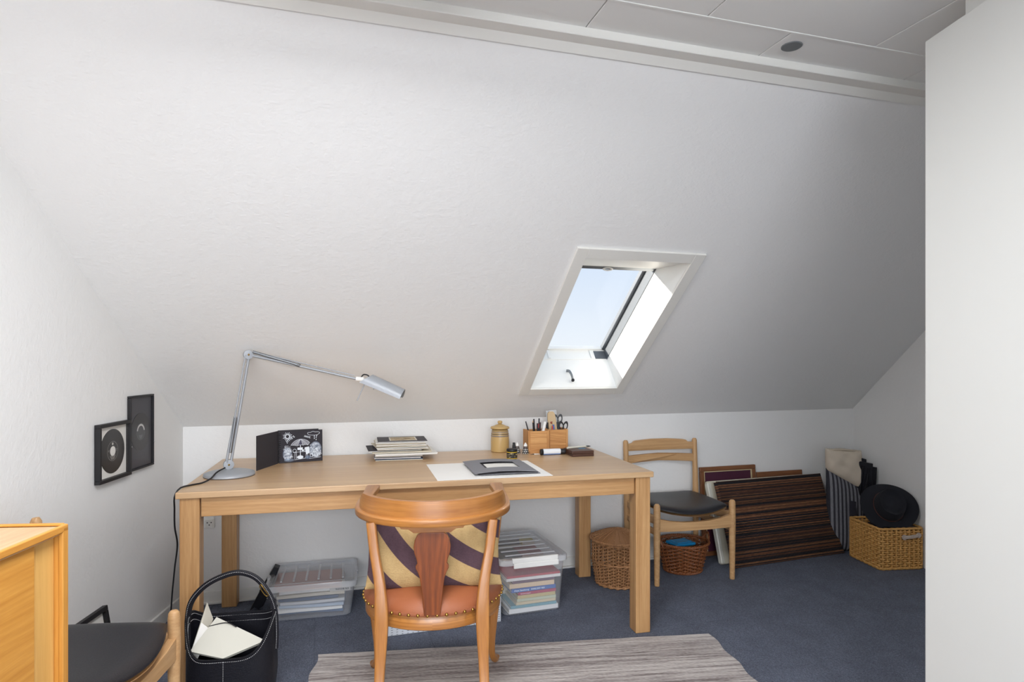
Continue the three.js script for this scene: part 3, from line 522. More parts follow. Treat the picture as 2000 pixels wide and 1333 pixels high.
// ------------------------------------------------------------------ things on the desk
const onDesk = (n, label, cat, x, z, ry = 0, group) => thing(n, label, cat, [x, DT, z], ry, group);
{ // spiral sketchbook standing open
  const drawing = canvasTex(1024, 768, (x, w, h) => {
    x.fillStyle = '#2d2a31'; x.fillRect(0, 0, w, h); x.strokeStyle = x.fillStyle = '#e4ebf2'; x.lineCap = 'round'; x.lineJoin = 'round';
    const R = mulberry(5), blob = (cx, cy, rx, ry, n, a) => { for (let i = 0; i < n; i++) { const t = R() * 7, q = Math.sqrt(R()); x.globalAlpha = a * (0.4 + 0.6 * R()); x.lineWidth = 3 + R() * 5; x.beginPath(); x.arc(cx + Math.cos(t) * rx * q, cy + Math.sin(t) * ry * q, 6 + R() * 14, R() * 6, R() * 6 + 4); x.stroke(); } x.globalAlpha = 1; };
    const leaf = (cx, cy, rx, ry, c) => { x.globalAlpha = 0.55; x.fillStyle = c; x.beginPath(); x.ellipse(cx, cy, rx, ry, 0, 0, 7); x.fill(); x.globalAlpha = 1; x.fillStyle = '#e4ebf2'; };
    // sun
    x.lineWidth = 15; x.beginPath(); x.arc(165, 125, 48, 0, 7); x.stroke();
    for (let i = 0; i < 16; i++) { const a = i / 16 * Math.PI * 2; x.lineWidth = 11; x.beginPath(); x.moveTo(165 + Math.cos(a) * 62, 125 + Math.sin(a) * 62); x.lineTo(165 + Math.cos(a) * (96 + (i % 2) * 18), 125 + Math.sin(a) * (90 + (i % 2) * 16)); x.stroke(); }
    // cloud and rain
    x.lineWidth = 8; x.beginPath(); x.moveTo(660, 78); x.bezierCurveTo(640, 30, 720, 60, 740, 45); x.bezierCurveTo(790, 10, 830, 40, 850, 44); x.bezierCurveTo(950, 30, 990, 70, 930, 95); x.bezierCurveTo(900, 130, 800, 125, 760, 120); x.bezierCurveTo(700, 118, 660, 105, 660, 78); x.stroke();
    x.lineWidth = 17; for (const [a, b] of [[825, 140], [825, 190], [885, 122], [872, 165], [870, 225]]) { x.beginPath(); x.moveTo(a, b); x.lineTo(a - 3, b + 22); x.stroke(); }
    // lettering
    x.save(); x.translate(150, 285); x.rotate(-0.62); x.font = 'bold 72px sans-serif'; x.fillText("JYTTE'S", 0, 0); x.restore();
    x.save(); x.translate(560, 150); x.rotate(0.30); x.font = 'italic bold 62px sans-serif'; x.fillText('HAVE.', 0, 0); x.restore();
    // parasol
    x.beginPath(); x.moveTo(245, 350); x.quadraticCurveTo(330, 210, 490, 205); x.quadraticCurveTo(640, 215, 705, 300); x.quadraticCurveTo(690, 335, 660, 365); x.quadraticCurveTo(610, 330, 545, 365); x.quadraticCurveTo(490, 330, 400, 370); x.quadraticCurveTo(330, 345, 245, 350); x.globalAlpha = 0.5; x.fill(); x.globalAlpha = 1; x.lineWidth = 6; x.stroke();
    for (const a of [300, 350, 400, 455, 545, 600, 655]) { x.lineWidth = 5; x.beginPath(); x.moveTo(490, 205); x.quadraticCurveTo((490 + a) / 2, 250, a, 352); x.stroke(); }
    x.fillStyle = '#47465a'; x.beginPath(); x.moveTo(490, 212); x.lineTo(430, 350); x.lineTo(520, 345); x.fill(); x.fillStyle = '#e4ebf2';
    // table, chairs, things on the table
    x.lineWidth = 16; x.beginPath(); x.moveTo(480, 360); x.lineTo(475, 640); x.stroke(); x.fillRect(405, 415, 130, 62); x.beginPath(); x.ellipse(470, 655, 78, 42, 0, 0, 7); x.fill();
    x.lineWidth = 9; x.beginPath(); x.moveTo(300, 530); x.lineTo(660, 520); x.stroke(); x.fillRect(510, 470, 48, 40);
    for (const [a, b] of [[345, 520], [620, 515]]) { x.beginPath(); x.moveTo(a, b); x.lineTo(a - 8, 690); x.moveTo(a + 32, b); x.lineTo(a + 34, 690); x.stroke(); x.beginPath(); x.arc(a - 10, b - 30, 42, 0, 7); x.stroke(); }
    x.beginPath(); x.moveTo(580, 420); x.lineTo(690, 400); x.lineTo(710, 560); x.lineTo(620, 600); x.fill();
    // bushes and pots
    leaf(160, 560, 110, 160, '#8fa3bd'); blob(160, 470, 95, 110, 120, 0.9); blob(175, 620, 110, 90, 130, 0.9);
    leaf(850, 480, 150, 200, '#8fa3bd'); blob(840, 430, 140, 120, 150, 0.8); blob(850, 570, 150, 120, 170, 0.9);
    x.lineWidth = 10; x.strokeRect(720, 590, 60, 70); x.strokeRect(830, 600, 70, 60); leaf(660, 670, 70, 45, '#7f97b8'); leaf(200, 715, 120, 36, '#9fb2cb');
    x.lineWidth = 9; x.beginPath(); x.moveTo(330, 715); x.lineTo(600, 690); x.moveTo(700, 705); x.lineTo(980, 680); x.stroke();
  });
  const b = onDesk('sketchbook', 'black spiral sketchbook standing open with a white garden drawing', 'sketchbook', 0.828, 0.243, 0);
  const W = 0.21, H = 0.158, page = thing;
  const body = mesh('drawn_page', box(W, H, 0.006, 0.001, 'x', [W / 2, H / 2, 0]), M.blackCard, b); body.rotation.set(-0.04, 0.17, 0, 'YXZ');
  const pic = mesh('drawing', new THREE.PlaneGeometry(W * 0.955, H * 0.97).translate(W / 2 + 0.004, H / 2, 0.0033), std({ map: drawing, roughness: 0.8 }), body);
  const bk = mesh('back_cover', box(W * 0.94, H + 0.006, 0.003, 0.001, 'x', [W / 2 - 0.008, H / 2, -0.022]), M.blackCard, b); bk.rotation.y = 0.20;
  const cv = mesh('front_cover', box(W, H + 0.006, 0.003, 0.001, 'x', [-W / 2, H / 2, 0]), M.blackCard, b); cv.position.set(-0.004, 0, 0.002); cv.rotation.y = 1.17;
  const rings = []; for (let i = 0; i < 15; i++) rings.push(new THREE.TorusGeometry(0.006, 0.0013, 6, 14).rotateX(Math.PI / 2).translate(0.001, 0.009 + i * 0.01, 0.001));
  mesh('spiral', merge(rings), M.black, b);
}
{ // pile of prints and magazines
  const top = canvasTex(512, 320, (x, w, h) => { x.fillStyle = '#3a373c'; x.fillRect(0, 0, w, h); x.fillStyle = '#e9e4d6'; x.fillRect(122, 42, 290, 236); x.fillStyle = '#c9b48e'; x.fillRect(136, 56, 262, 208); const R = mulberry(9); for (let i = 0; i < 90; i++) { x.globalAlpha = 0.25; x.fillStyle = ['#8a6738', '#5e4526', '#d8c49c', '#f0e6cf', '#6f5a45'][i % 5]; x.beginPath(); x.ellipse(150 + R() * 230, 90 + R() * 150, 12 + R() * 40, 6 + R() * 20, R(), 0, 7); x.fill(); } x.globalAlpha = 1; });
  const specs = [['magazine', 'dark blue magazine at the bottom of the pile', 0.24, 0.25, 0.008, plain(48, 70, 98, 0.5)],
    ['magazine', 0, 0.235, 0.24, 0.006, plain(150, 152, 162, 0.5)], ['magazine', 0, 0.24, 0.24, 0.007, plain(196, 196, 204, 0.5)],
    ['print_folder', 'wide white print folder sticking out of the pile', 0.315, 0.25, 0.008, M.paper], ['print_folder', 0, 0.30, 0.25, 0.006, M.paperOld],
    ['print_folder', 'dark mounted print jutting out of the pile on the left', 0.27, 0.22, 0.006, M.blackCard],
    ['print_folder', 0, 0.26, 0.22, 0.005, M.paper], ['print_folder', 0, 0.25, 0.21, 0.005, M.paperOld], ['print_folder', 0, 0.255, 0.215, 0.006, M.paper], ['print_folder', 0, 0.25, 0.21, 0.005, M.paperOld], ['print_folder', 0, 0.25, 0.21, 0.005, M.paper],
    ['print_folder', 'dark mounted print with brown picture on top of the pile', 0.25, 0.20, 0.005, M.blackCard]];
  let y = DT;
  specs.forEach(([n, label, w, d, t, mat], i) => {
    const jut = n === 'print_folder' && i === 5, last = i === specs.length - 1;
    const g = thing(n, label || (n === 'magazine' ? 'pale magazine near the bottom of the pile' : 'pale paper folder inside the pile of prints'), n === 'magazine' ? 'magazine' : 'print', [1.422 + (i === 3 ? 0.025 : jut ? -0.03 : rr(-0.012, 0.012)), y, 0.212 + rr(-0.012, 0.012)], last ? -0.06 : rr(-0.10, 0.08), 'pile of prints on the desk');
    const a = rr(0, 6), bend = (u, v) => 0.0012 * Math.sin(u * 5 + a) * (u - 0.5) + 0.0008;
    mesh('cover', sheet(w, d, t * 0.35, (u, v) => bend(u, v) + t * 0.65, 12, 6), mat, g);
    mesh('pages', sheet(w * 0.985, d * 0.985, t * 0.5, (u, v) => bend(u, v) * 0.6 + t * 0.1, 12, 6), i % 2 ? M.paper : M.paperOld, g);
    if (last) mesh('picture', sheet(w * 0.99, d * 0.99, 0.0006, (u, v) => bend(u, v) + t, 12, 6), std({ map: top, roughness: 0.6 }), g);
    y += t + 0.0022;
  });
}
{ // white board and grey passe-partouts
  const p = tag(mesh('drawing_paper', sheet(0.51, 0.43, 0.0015, () => 0, 4, 4), plain(245, 244, 240, 0.7)), 'large white drawing paper lying on the desk', 'paper');
  p.position.set(1.763, DT + 0.0005, 0.722); p.rotation.y = -0.05;
  const g = onDesk('passe_partout', 'grey card picture mount curling on the white paper', 'mount', 1.822, 0.715, -0.06);
  g.position.y = DT + 0.004;
  const hole = (geo) => geo;
  const mk = (name, w, d, mat, y, c, parent) => {                // card frame with a window, bowed upwards
    const s = extrude([[-w / 2, -d / 2], [w / 2, -d / 2], [w / 2, d / 2], [-w / 2, d / 2]], 0.002, 0, [[[-w * 0.27, -d * 0.22], [-w * 0.27, d * 0.24], [w * 0.30, d * 0.24], [w * 0.30, -d * 0.22]]]);
    let q = s.toNonIndexed ? s : s; q.rotateX(-Math.PI / 2);
    // subdivide along x by clipping into strips: tessellate each triangle twice
    for (let k = 0; k < 5; k++) { const P = q.index ? q.toNonIndexed() : q, a = P.attributes.position, out = []; for (let i = 0; i < a.count; i += 3) { const t = [0, 1, 2].map((j) => V(0, 0, 0).fromBufferAttribute(a, i + j)); let best = 0, len = 0; for (let j = 0; j < 3; j++) { const l = Math.abs(t[j].x - t[(j + 1) % 3].x); if (l > len) { len = l; best = j; } } if (len < 0.025) { out.push(...t); continue; } const A = t[best], B = t[(best + 1) % 3], C = t[(best + 2) % 3], m = A.clone().add(B).multiplyScalar(0.5); out.push(A, m, C, m, B, C); } const g2 = new THREE.BufferGeometry().setFromPoints(out); q = g2; }
    const a = q.attributes.position; for (let i = 0; i < a.count; i++) { const u = a.getX(i) / w + 0.5, v = a.getZ(i) / d + 0.5; a.setY(i, a.getY(i) + y + c * Math.sin(Math.PI * u) + 0.002 * Math.sin(v * 4)); }
    q.setAttribute('uv', new THREE.BufferAttribute(new Float32Array(a.count * 2), 2)); q.computeVertexNormals(); return mesh(name, toCreasedNormals(mergeVertices(q), 0.5), mat, parent);
  };
  mk('mount_card', 0.285, 0.335, M.greyCard, 0.009, 0.008, g);
  mk('inner_card', 0.27, 0.31, M.blackCard, 0.0045, 0.006, g).position.set(0.012, 0, 0.008);
  mk('inner_card', 0.27, 0.31, M.greyCard, 0.0012, 0.004, g).position.set(0.022, 0, 0.014);
  mesh('white_sheet', sheet(0.24, 0.27, 0.001, (u) => 0.0068 + 0.0045 * Math.sin(Math.PI * u), 12, 4), M.paper, g);
}
{ // stoneware jar
  const glaze = plain(196, 164, 108, 0.3), band = plain(66, 58, 56, 0.35), band2 = plain(134, 122, 112, 0.35);
  const j = onDesk('stoneware_jar', 'ochre stoneware jar with grey bands and knobbed lid', 'jar', 1.985, 0.165);
  const k = 1.0;
  mesh('body', lathe([[0, 0], [0.047, 0], [0.051, 0.005], [0.0515, 0.06], [0.0495, 0.095], [0.046, 0.118], [0.043, 0.126], [0, 0.126]], 40), glaze, j);
  for (const [y, h, m] of [[0.086, 0.008, band2], [0.098, 0.005, band], [0.107, 0.006, band2], [0.1165, 0.003, band]]) { const r = (yy) => (yy < 0.095 ? 0.0515 - (yy - 0.06) / 0.035 * 0.002 : 0.0495 - (yy - 0.095) / 0.023 * 0.0035) + 0.0006; mesh('glaze_band', lathe([[r(y) - 0.002, y], [r(y), y + 0.0005], [r(y + h), y + h - 0.0005], [r(y + h) - 0.002, y + h]], 40), m, j); }
  const lid = mesh('lid', lathe([[0.044, 0.127], [0.052, 0.129], [0.0535, 0.134], [0.051, 0.139], [0.044, 0.142], [0.036, 0.143], [0.026, 0.149], [0.014, 0.153], [0, 0.154]], 40), glaze, j);
  mesh('knob', lathe([[0, 0.152], [0.009, 0.153], [0.010, 0.158], [0.0135, 0.163], [0.013, 0.169], [0.009, 0.172], [0, 0.173]], 24), glaze, lid);
}
{ // brown dropper bottle and ink pot
  const b = onDesk('dropper_bottle', 'small brown bottle with tall black cap behind the ink pot', 'bottle', 2.012, 0.345);
  mesh('glass', lathe([[0, 0], [0.012, 0], [0.0125, 0.002], [0.0125, 0.034], [0.008, 0.042], [0.007, 0.044], [0, 0.044]], 20), phys({ color: 0x3a2213, roughness: 0.1, clearcoat: 1 }), b);
  mesh('label', lathe([[0.0128, 0.006], [0.0129, 0.007], [0.0129, 0.029], [0.0128, 0.03]], 20), plain(92, 120, 160, 0.6), b);
  mesh('cap', lathe([[0, 0.042], [0.009, 0.042], [0.0095, 0.044], [0.0085, 0.058], [0.0075, 0.061], [0.0075, 0.071], [0, 0.072]], 18), M.black, b);
  const i = onDesk('ink_pot', 'squat black ink pot with yellow foot band', 'pot', 1.975, 0.43);
  mesh('body', lathe([[0, 0], [0.026, 0], [0.0275, 0.003], [0.0275, 0.034], [0.024, 0.038], [0, 0.038]], 28), plain(34, 30, 26, 0.35), i);
  for (const y of [0.002, 0.0335]) mesh('yellow_band', lathe([[0.027, y], [0.0279, y + 0.0005], [0.0279, y + 0.003], [0.027, y + 0.0035]], 28), plain(222, 186, 40, 0.5), i);
  mesh('label', lathe([[0.0276, 0.008], [0.0278, 0.0085], [0.0278, 0.0315], [0.0276, 0.032]], 28), std({ map: canvasTex(256, 64, (x, w, h) => { x.fillStyle = '#2a2620'; x.fillRect(0, 0, w, h); const R = mulberry(3); for (let k = 0; k < 60; k++) { x.fillStyle = ['#8d8268', '#5c523e', '#b9a978'][k % 3]; x.fillRect(R() * w, 8 + R() * 48, 6 + R() * 18, 3); } }), roughness: 0.5 }), i);
  mesh('lid', lathe([[0, 0.038], [0.027, 0.038], [0.0283, 0.040], [0.0283, 0.049], [0.0265, 0.052], [0, 0.0525]], 28), M.black, i);
}
{ // two salt shakers
  const dots = tex(128, 64, (u, v) => { const x = (u * 10) % 1 - 0.5, r = Math.floor(v * 5), y = (v * 5) % 1 - 0.5, xx = ((u * 10 + (r % 2) * 0.5) % 1) - 0.5; return Math.hypot(xx, y) < 0.3 ? [0.9, 0.9, 0.88] : [0.13, 0.12, 0.12]; });
  const dm = std({ map: dots, roughness: 0.35 }), mk = (label, x, z) => {
    const g = onDesk('salt_shaker', label, 'shaker', x, z);
    mesh('body', lathe([[0, 0], [0.0165, 0], [0.018, 0.003], [0.017, 0.016], [0.013, 0.028]], 20), dm, g);
    mesh('shoulder', lathe([[0.013, 0.028], [0.0115, 0.034], [0.0095, 0.042], [0, 0.042]], 20), plain(82, 72, 70, 0.4), g);
    mesh('cap', lathe([[0.0098, 0.041], [0.0105, 0.044], [0.009, 0.050], [0.005, 0.055], [0.003, 0.060], [0, 0.061]], 18), M.white, g);
  };
  mk('dotted black salt shaker with white cap, nearer the jar', 2.056, 0.262); mk('dotted black salt shaker with white cap, against the wooden box', 2.096, 0.285);
}
{ // two wooden desk boxes with pens
  const mk = (label, x, z, ry, w) => {
    const b = onDesk('wooden_box', label, 'box', x, z, ry), h = 0.122, t = 0.011;
    mesh('bottom', box(w, 0.01, w, 0.001, 'x', [0, 0.005, 0]), M.crate, b);
    for (const s of [-1, 1]) { mesh('side', box(t, h, w, 0.0015, 'y', [s * (w / 2 - t / 2), h / 2, 0]), M.crate, b); mesh('front_board', box(w - 2 * t, h - 0.004, t, 0.0015, 'x', [0, h / 2, s * (w / 2 - t / 2 - 0.001)]), M.crate, b); }
    return b;
  };
  mk('open wooden box holding pencils, next to the shakers', 2.178, 0.222, -0.06, 0.118);
  mk('open wooden box holding scissors and a wooden tool', 2.306, 0.180, -0.02, 0.118);
  const stick = (n, label, cat, a, b, r, mat, tip) => { const o = tag(mesh(n, bar(a, b, r, r, 8), mat), label, cat); if (tip) { const A = V(...a), B = V(...b), d = B.clone().sub(A).normalize(); mesh('tip', bar([B.x, B.y, B.z], [B.x + d.x * 0.012, B.y + d.y * 0.012, B.z + d.z * 0.012], r * 0.95, 0.0008, 8), tip, o); } return o; };
  const y0 = DT + 0.012;
  stick('pencil', 'dark pencil leaning far left out of its wooden box', 'pencil', [2.165, y0, 0.215], [2.118, DT + 0.170, 0.222], 0.0036, plain(58, 58, 62, 0.4));
  stick('pencil', 'black pencil with sharpened wooden tip', 'pencil', [2.166, y0, 0.23], [2.157, DT + 0.164, 0.232], 0.0036, M.black, M.beech);
  stick('pencil', 'black pencil leaning slightly left beside the red tipped pen', 'pencil', [2.18, y0, 0.21], [2.168, DT + 0.182, 0.215], 0.004, plain(30, 30, 36, 0.4));
  const rp = stick('pen', 'black pen with a red clip', 'pen', [2.176, y0, 0.25], [2.180, DT + 0.160, 0.245], 0.0055, M.black); mesh('clip', bar([2.183, DT + 0.135, 0.2515], [2.1835, DT + 0.158, 0.2505], 0.0025), plain(170, 30, 34, 0.4), rp);
  stick('pencil', 'upright dark grey pencil tallest in the left box', 'pencil', [2.192, y0, 0.225], [2.197, DT + 0.185, 0.222], 0.0042, plain(44, 44, 50, 0.4));
  stick('pencil', 'short dark red pencil behind the white marker', 'pencil', [2.205, y0, 0.20], [2.213, DT + 0.160, 0.198], 0.004, plain(70, 34, 36, 0.4));
  { const m = stick('marker', 'thick white marker leaning right out of the left box', 'marker', [2.195, y0 + 0.02, 0.24], [2.226, DT + 0.158, 0.236], 0.0095, M.white); mesh('cap', new THREE.SphereGeometry(0.0096, 12, 8).translate(2.2265, DT + 0.159, 0.236), M.white, m); }
  // tool, pens and scissors in the right box
  const pal = tag(mesh('wooden_spatula', extrude([[-0.022, 0], [0.026, 0], [0.024, 0.08], [0.020, 0.12], [0.012, 0.134], [-0.010, 0.136], [-0.021, 0.126], [-0.025, 0.09]], 0.014, 0.003), plain(206, 180, 142, 0.7)), 'broad pale wooden spatula with red mark in the right box', 'tool');
  mesh('red_mark', extrude([[-0.006, 0], [0.004, -0.004], [0.003, 0.006], [0.008, 0.012], [0, 0.010], [-0.004, 0.016], [-0.005, 0.008], [-0.010, 0.009]], 0.0008, 0).translate(-0.004, 0.066, 0.0165), plain(140, 60, 34, 0.7), pal);
  mesh('plastic_sleeve', sheet(0.062, 0.09, 0.0008, (u) => 0.012 * Math.sin(Math.PI * u), 10, 4).rotateX(-Math.PI / 2).translate(0.004, 0.095, -0.012), M.plasticRim, pal);
  pal.position.set(2.304, DT + 0.082, 0.158); pal.rotation.set(-0.05, -0.2, 0.09, 'YXZ');
  const scis = (label, x, z, rz, mat, y) => {
    const s = thing('scissors', label, 'scissors', [x, DT + y, z], -0.25); s.rotation.z = rz;
    for (const k of [-1, 1]) {
      const h = mesh('handle', new THREE.TorusGeometry(0.016, 0.0045, 8, 22).scale(0.72, 1.5, 1), mat, s); h.position.set(k * 0.011, 0.100, k * 0.003); h.rotation.z = -k * 0.22;
      mesh('shank', bar([k * 0.007, 0.079, k * 0.003], [-k * 0.003, 0.03, k * 0.002], 0.006, 0.0055), mat, s);
      mesh('blade', box(0.009, 0.062, 0.002, 0.0008, 'y', [-k * 0.003, 0.0, k * 0.0015]), M.chrome, s);
    }
    return s;
  };
  scis('large dark grey scissors standing tall in the right box', 2.334, 0.172, 0.05, plain(72, 76, 80, 0.5), 0.072);
  scis('small black scissors at the right rim of the box', 2.348, 0.196, -0.04, M.black, 0.034);
  stick('pen', 'blue pen in the right wooden box', 'pen', [2.29, y0, 0.21], [2.288, DT + 0.146, 0.206], 0.0055, plain(50, 110, 190, 0.4));
  stick('pen', 'orange red pen beside the blue pen', 'pen', [2.278, y0, 0.215], [2.281, DT + 0.140, 0.21], 0.005, plain(190, 70, 40, 0.4));
  stick('marker', 'black marker at the left rim of the right box', 'marker', [2.262, y0, 0.17], [2.266, DT + 0.155, 0.165], 0.0075, M.black);
}
{ // glue tube, brown case, brushes
  const g = onDesk('glue_bottle', 'white glue bottle with black ends lying on the desk', 'bottle', 2.222, 0.362, -0.06), R = 0.0165;
  const lay = (q) => q.rotateZ(-Math.PI / 2).translate(0, R, 0);
  const lab = canvasTex(256, 128, (x, w, h) => { x.fillStyle = '#eceff2'; x.fillRect(0, 0, w, h); x.fillStyle = '#7f9fd8'; x.fillRect(20, 40, 60, 70); x.fillStyle = '#44506a'; for (let i = 0; i < 6; i++) x.fillRect(100, 20 + i * 16, 60 + (i * 37) % 50, 5); });
  mesh('body', lay(lathe([[0, -0.052], [0.0155, -0.052], [R, -0.049], [R, 0.042], [0.0155, 0.046], [0, 0.046]], 26)), std({ map: lab, roughness: 0.4 }), g);
  mesh('end_cap', lay(lathe([[0, -0.066], [0.015, -0.066], [0.0162, -0.063], [0.0166, -0.052], [0, -0.0515]], 24)), M.black, g);
  mesh('end_cap', lay(lathe([[0, 0.046], [0.0155, 0.046], [0.0150, 0.072], [0.013, 0.074], [0, 0.074]], 24)), M.black, g);
  const b = onDesk('brown_case', 'flat dark brown wooden case on the desk', 'case', 2.36, 0.402, -0.03);
  mesh('lower_half', box(0.122, 0.014, 0.135, 0.002, 'x', [0, 0.007, 0]), M.darkwood, b); mesh('lid', box(0.122, 0.016, 0.135, 0.002, 'x', [0, 0.0225, 0]), M.darkwood, b);
  mesh('blue_stain', extrude([[-0.02, -0.01], [0, -0.014], [0.022, -0.006], [0.02, 0.008], [0.004, 0.012], [-0.018, 0.008]], 0.0006, 0).rotateX(-Math.PI / 2).translate(0.026, 0.0305, -0.02), plain(80, 140, 178, 0.5), b);
  const br = tag(mesh('paint_brush', bar([2.30, DT + 0.0365, 0.385], [2.425, DT + 0.0365, 0.352], 0.0055, 0.0045), plain(220, 216, 200, 0.5)), 'pale paint brush resting on the brown case', 'brush');
  mesh('ferrule', bar([2.425, DT + 0.0365, 0.352], [2.437, DT + 0.036, 0.349], 0.0055), M.aluDark, br); mesh('bristles', bar([2.437, DT + 0.036, 0.349], [2.456, DT + 0.035, 0.344], 0.005, 0.001), M.black, br);
  const b2 = tag(mesh('fine_brush', bar([2.128, DT + 0.0032, 0.336], [2.165, DT + 0.0032, 0.341], 0.003, 0.0015), M.paper), 'fine white brush with dark tip left of the glue bottle', 'brush');
  mesh('bristles', bar([2.128, DT + 0.0032, 0.336], [2.108, DT + 0.002, 0.333], 0.0025, 0.0006), M.black, b2);
}
// ------------------------------------------------------------------ clear storage boxes under the desk
function storageBox(label, at, ry, w, d, h, taper, clip) {
  const g = thing('storage_box', label, 'box', at, ry);           // origin at the middle of the front bottom edge, +z to the front
  const ring = (k, y, grow = 0) => { const W = w - taper * (1 - k) * 2 + grow * 2, D = d - taper * (1 - k) * 2 + grow * 2; return rrect(W, D, 0.03, 4).map(([x, z]) => [x, y, z - d / 2]); };
  const loft = (rings, cap0, cap1) => { const pos = [], idx = [], n = rings[0].length; rings.forEach((r) => r.forEach((p) => pos.push(...p))); for (let i = 0; i < rings.length - 1; i++) for (let k = 0; k < n; k++) { const a = i * n + k, b = i * n + (k + 1) % n, c = a + n, e = b + n; idx.push(a, c, b, b, c, e); } if (cap0) for (let k = 1; k < n - 1; k++) idx.push(0, k, k + 1); if (cap1) { const o = (rings.length - 1) * n; for (let k = 1; k < n - 1; k++) idx.push(o, o + k + 1, o + k); } let q = new THREE.BufferGeometry(); q.setAttribute('position', new THREE.Float32BufferAttribute(pos, 3)); q.setAttribute('uv', new THREE.Float32BufferAttribute(new Float32Array(pos.length / 3 * 2), 2)); q.setIndex(idx); q.computeVertexNormals(); return toCreasedNormals(q, 0.5); };
  mesh('body', loft([ring(0, 0.002, -0.006), ring(0.03, 0.008), ring(1, h - 0.03)], true, false), M.plastic, g);
  mesh('rim', loft([ring(1, h - 0.032, 0.002), ring(1, h - 0.03, 0.012), ring(1, h - 0.006, 0.013), ring(1, h - 0.006, 0.002)], false, false), M.plasticRim, g);
  const lid = mesh('lid', loft([ring(1, h - 0.006, 0.014), ring(1, h, 0.011), ring(1, h + 0.001, -0.012), ring(1, h - 0.006, -0.018)], false, true), M.plastic, g);
  const n = 6; for (let i = 0; i < n; i++) { const long = w > d; const b = mesh('lid_rib', box(long ? 0.010 : w * 0.8, 0.006, long ? d * 0.7 : 0.010, 0.002, 'x'), M.plasticRim, lid); b.position.set(long ? (i / (n - 1) - 0.5) * w * 0.72 : 0, h - 0.002, long ? -d / 2 : -d / 2 + (i / (n - 1) - 0.5) * d * 0.74); }
  if (clip) { const c = mesh('clip', box(w * 0.72, 0.024, 0.016, 0.004, 'x', [0, h - 0.006, 0.014]), M.white, g); mesh('clip_lip', box(w * 0.71, 0.026, 0.010, 0.004, 'x', [0.004, h - 0.030, 0.019]), M.white, c); }
  else for (const s of [-1, 1]) mesh('side_clip', box(0.012, 0.02, 0.06, 0.003, 'z', [s * (w / 2 + 0.012), h - 0.01, -d / 2]), M.plasticRim, g);
  return g;
}
storageBox('low clear storage box of papers left of the armchair', [0.985, 0, 0.385], -0.045, 0.40, 0.335, 0.182, 0.018, false);
storageBox('tall clear storage box of books with white clip', [2.03, 0, 0.628], 0.03, 0.33, 0.47, 0.285, 0.016, true);
storageBox('grey clear box mostly hidden behind the armchair', [1.52, 0, 0.40], -0.02, 0.46, 0.36, 0.30, 0.016, false);
{ // papers in the low box
  const cols = [['blue paper folder at the bottom of the low box', plain(58, 92, 132, 0.6)], ['white papers lying skewed in the low box', M.paper], ['pale blue papers above the white ones in the low box', plain(176, 190, 206, 0.7)], ['grey white papers in the middle of the low box', plain(206, 206, 206, 0.8)], ['dark blue folder in the low box', plain(52, 78, 112, 0.6)], ['cream papers near the top of the low box', M.paperOld], ['white envelope near the top of the low box', M.paper]];
  let y = 0.010; cols.forEach(([label, mat], i) => { const t = 0.013; const o = tag(mesh('paper_stack', sheet(0.30 + rr(-0.02, 0.02), 0.225 + rr(-0.02, 0.01), t, (u, v) => 0.0035 * Math.sin(u * 4 + i) * 0.5 + 0.002, 10, 4), mat), label, 'papers', 'papers in the low storage box'); o.position.set(0.985 + rr(-0.012, 0.012), y, 0.215 + rr(-0.008, 0.008)); o.rotation.y = -0.045 + rr(-0.06, 0.06); y += t + 0.0042; });
  const c = tag(mesh('orange_folder', box(0.30, 0.008, 0.24, 0.001, 'x'), plain(206, 138, 84, 0.7)), 'orange card folder on top inside the low box', 'folder'); c.position.set(0.98, y + 0.006, 0.215); c.rotation.y = -0.045;
  const p = tag(mesh('pink_folder', box(0.315, 0.006, 0.23, 0.001, 'x'), plain(196, 148, 138, 0.7)), 'pinkish card folder just under the lid of the low box', 'folder'); p.position.set(0.97, y + 0.0155, 0.212); p.rotation.y = -0.045;
  const word = canvasTex(256, 96, (x, w, h) => { x.fillStyle = '#cfcbc4'; x.fillRect(0, 0, w, h); x.fillStyle = '#2a2a2c'; x.font = 'bold 34px sans-serif'; x.save(); x.translate(w, h); x.rotate(Math.PI); x.fillText('EN BOSEN', 20, 42); x.fillText('SVELIEN', 44, 80); x.restore(); });
  const b = thing('printed_carton', 'grey printed carton upright inside the low box', 'carton', [1.118, 0.128, 0.332], -0.045);
  mesh('board', box(0.10, 0.036, 0.006, 0.001, 'x'), plain(198, 196, 190, 0.8), b); mesh('print', new THREE.PlaneGeometry(0.098, 0.034).translate(0, 0, 0.0034), std({ map: word, roughness: 0.8 }), b);
}
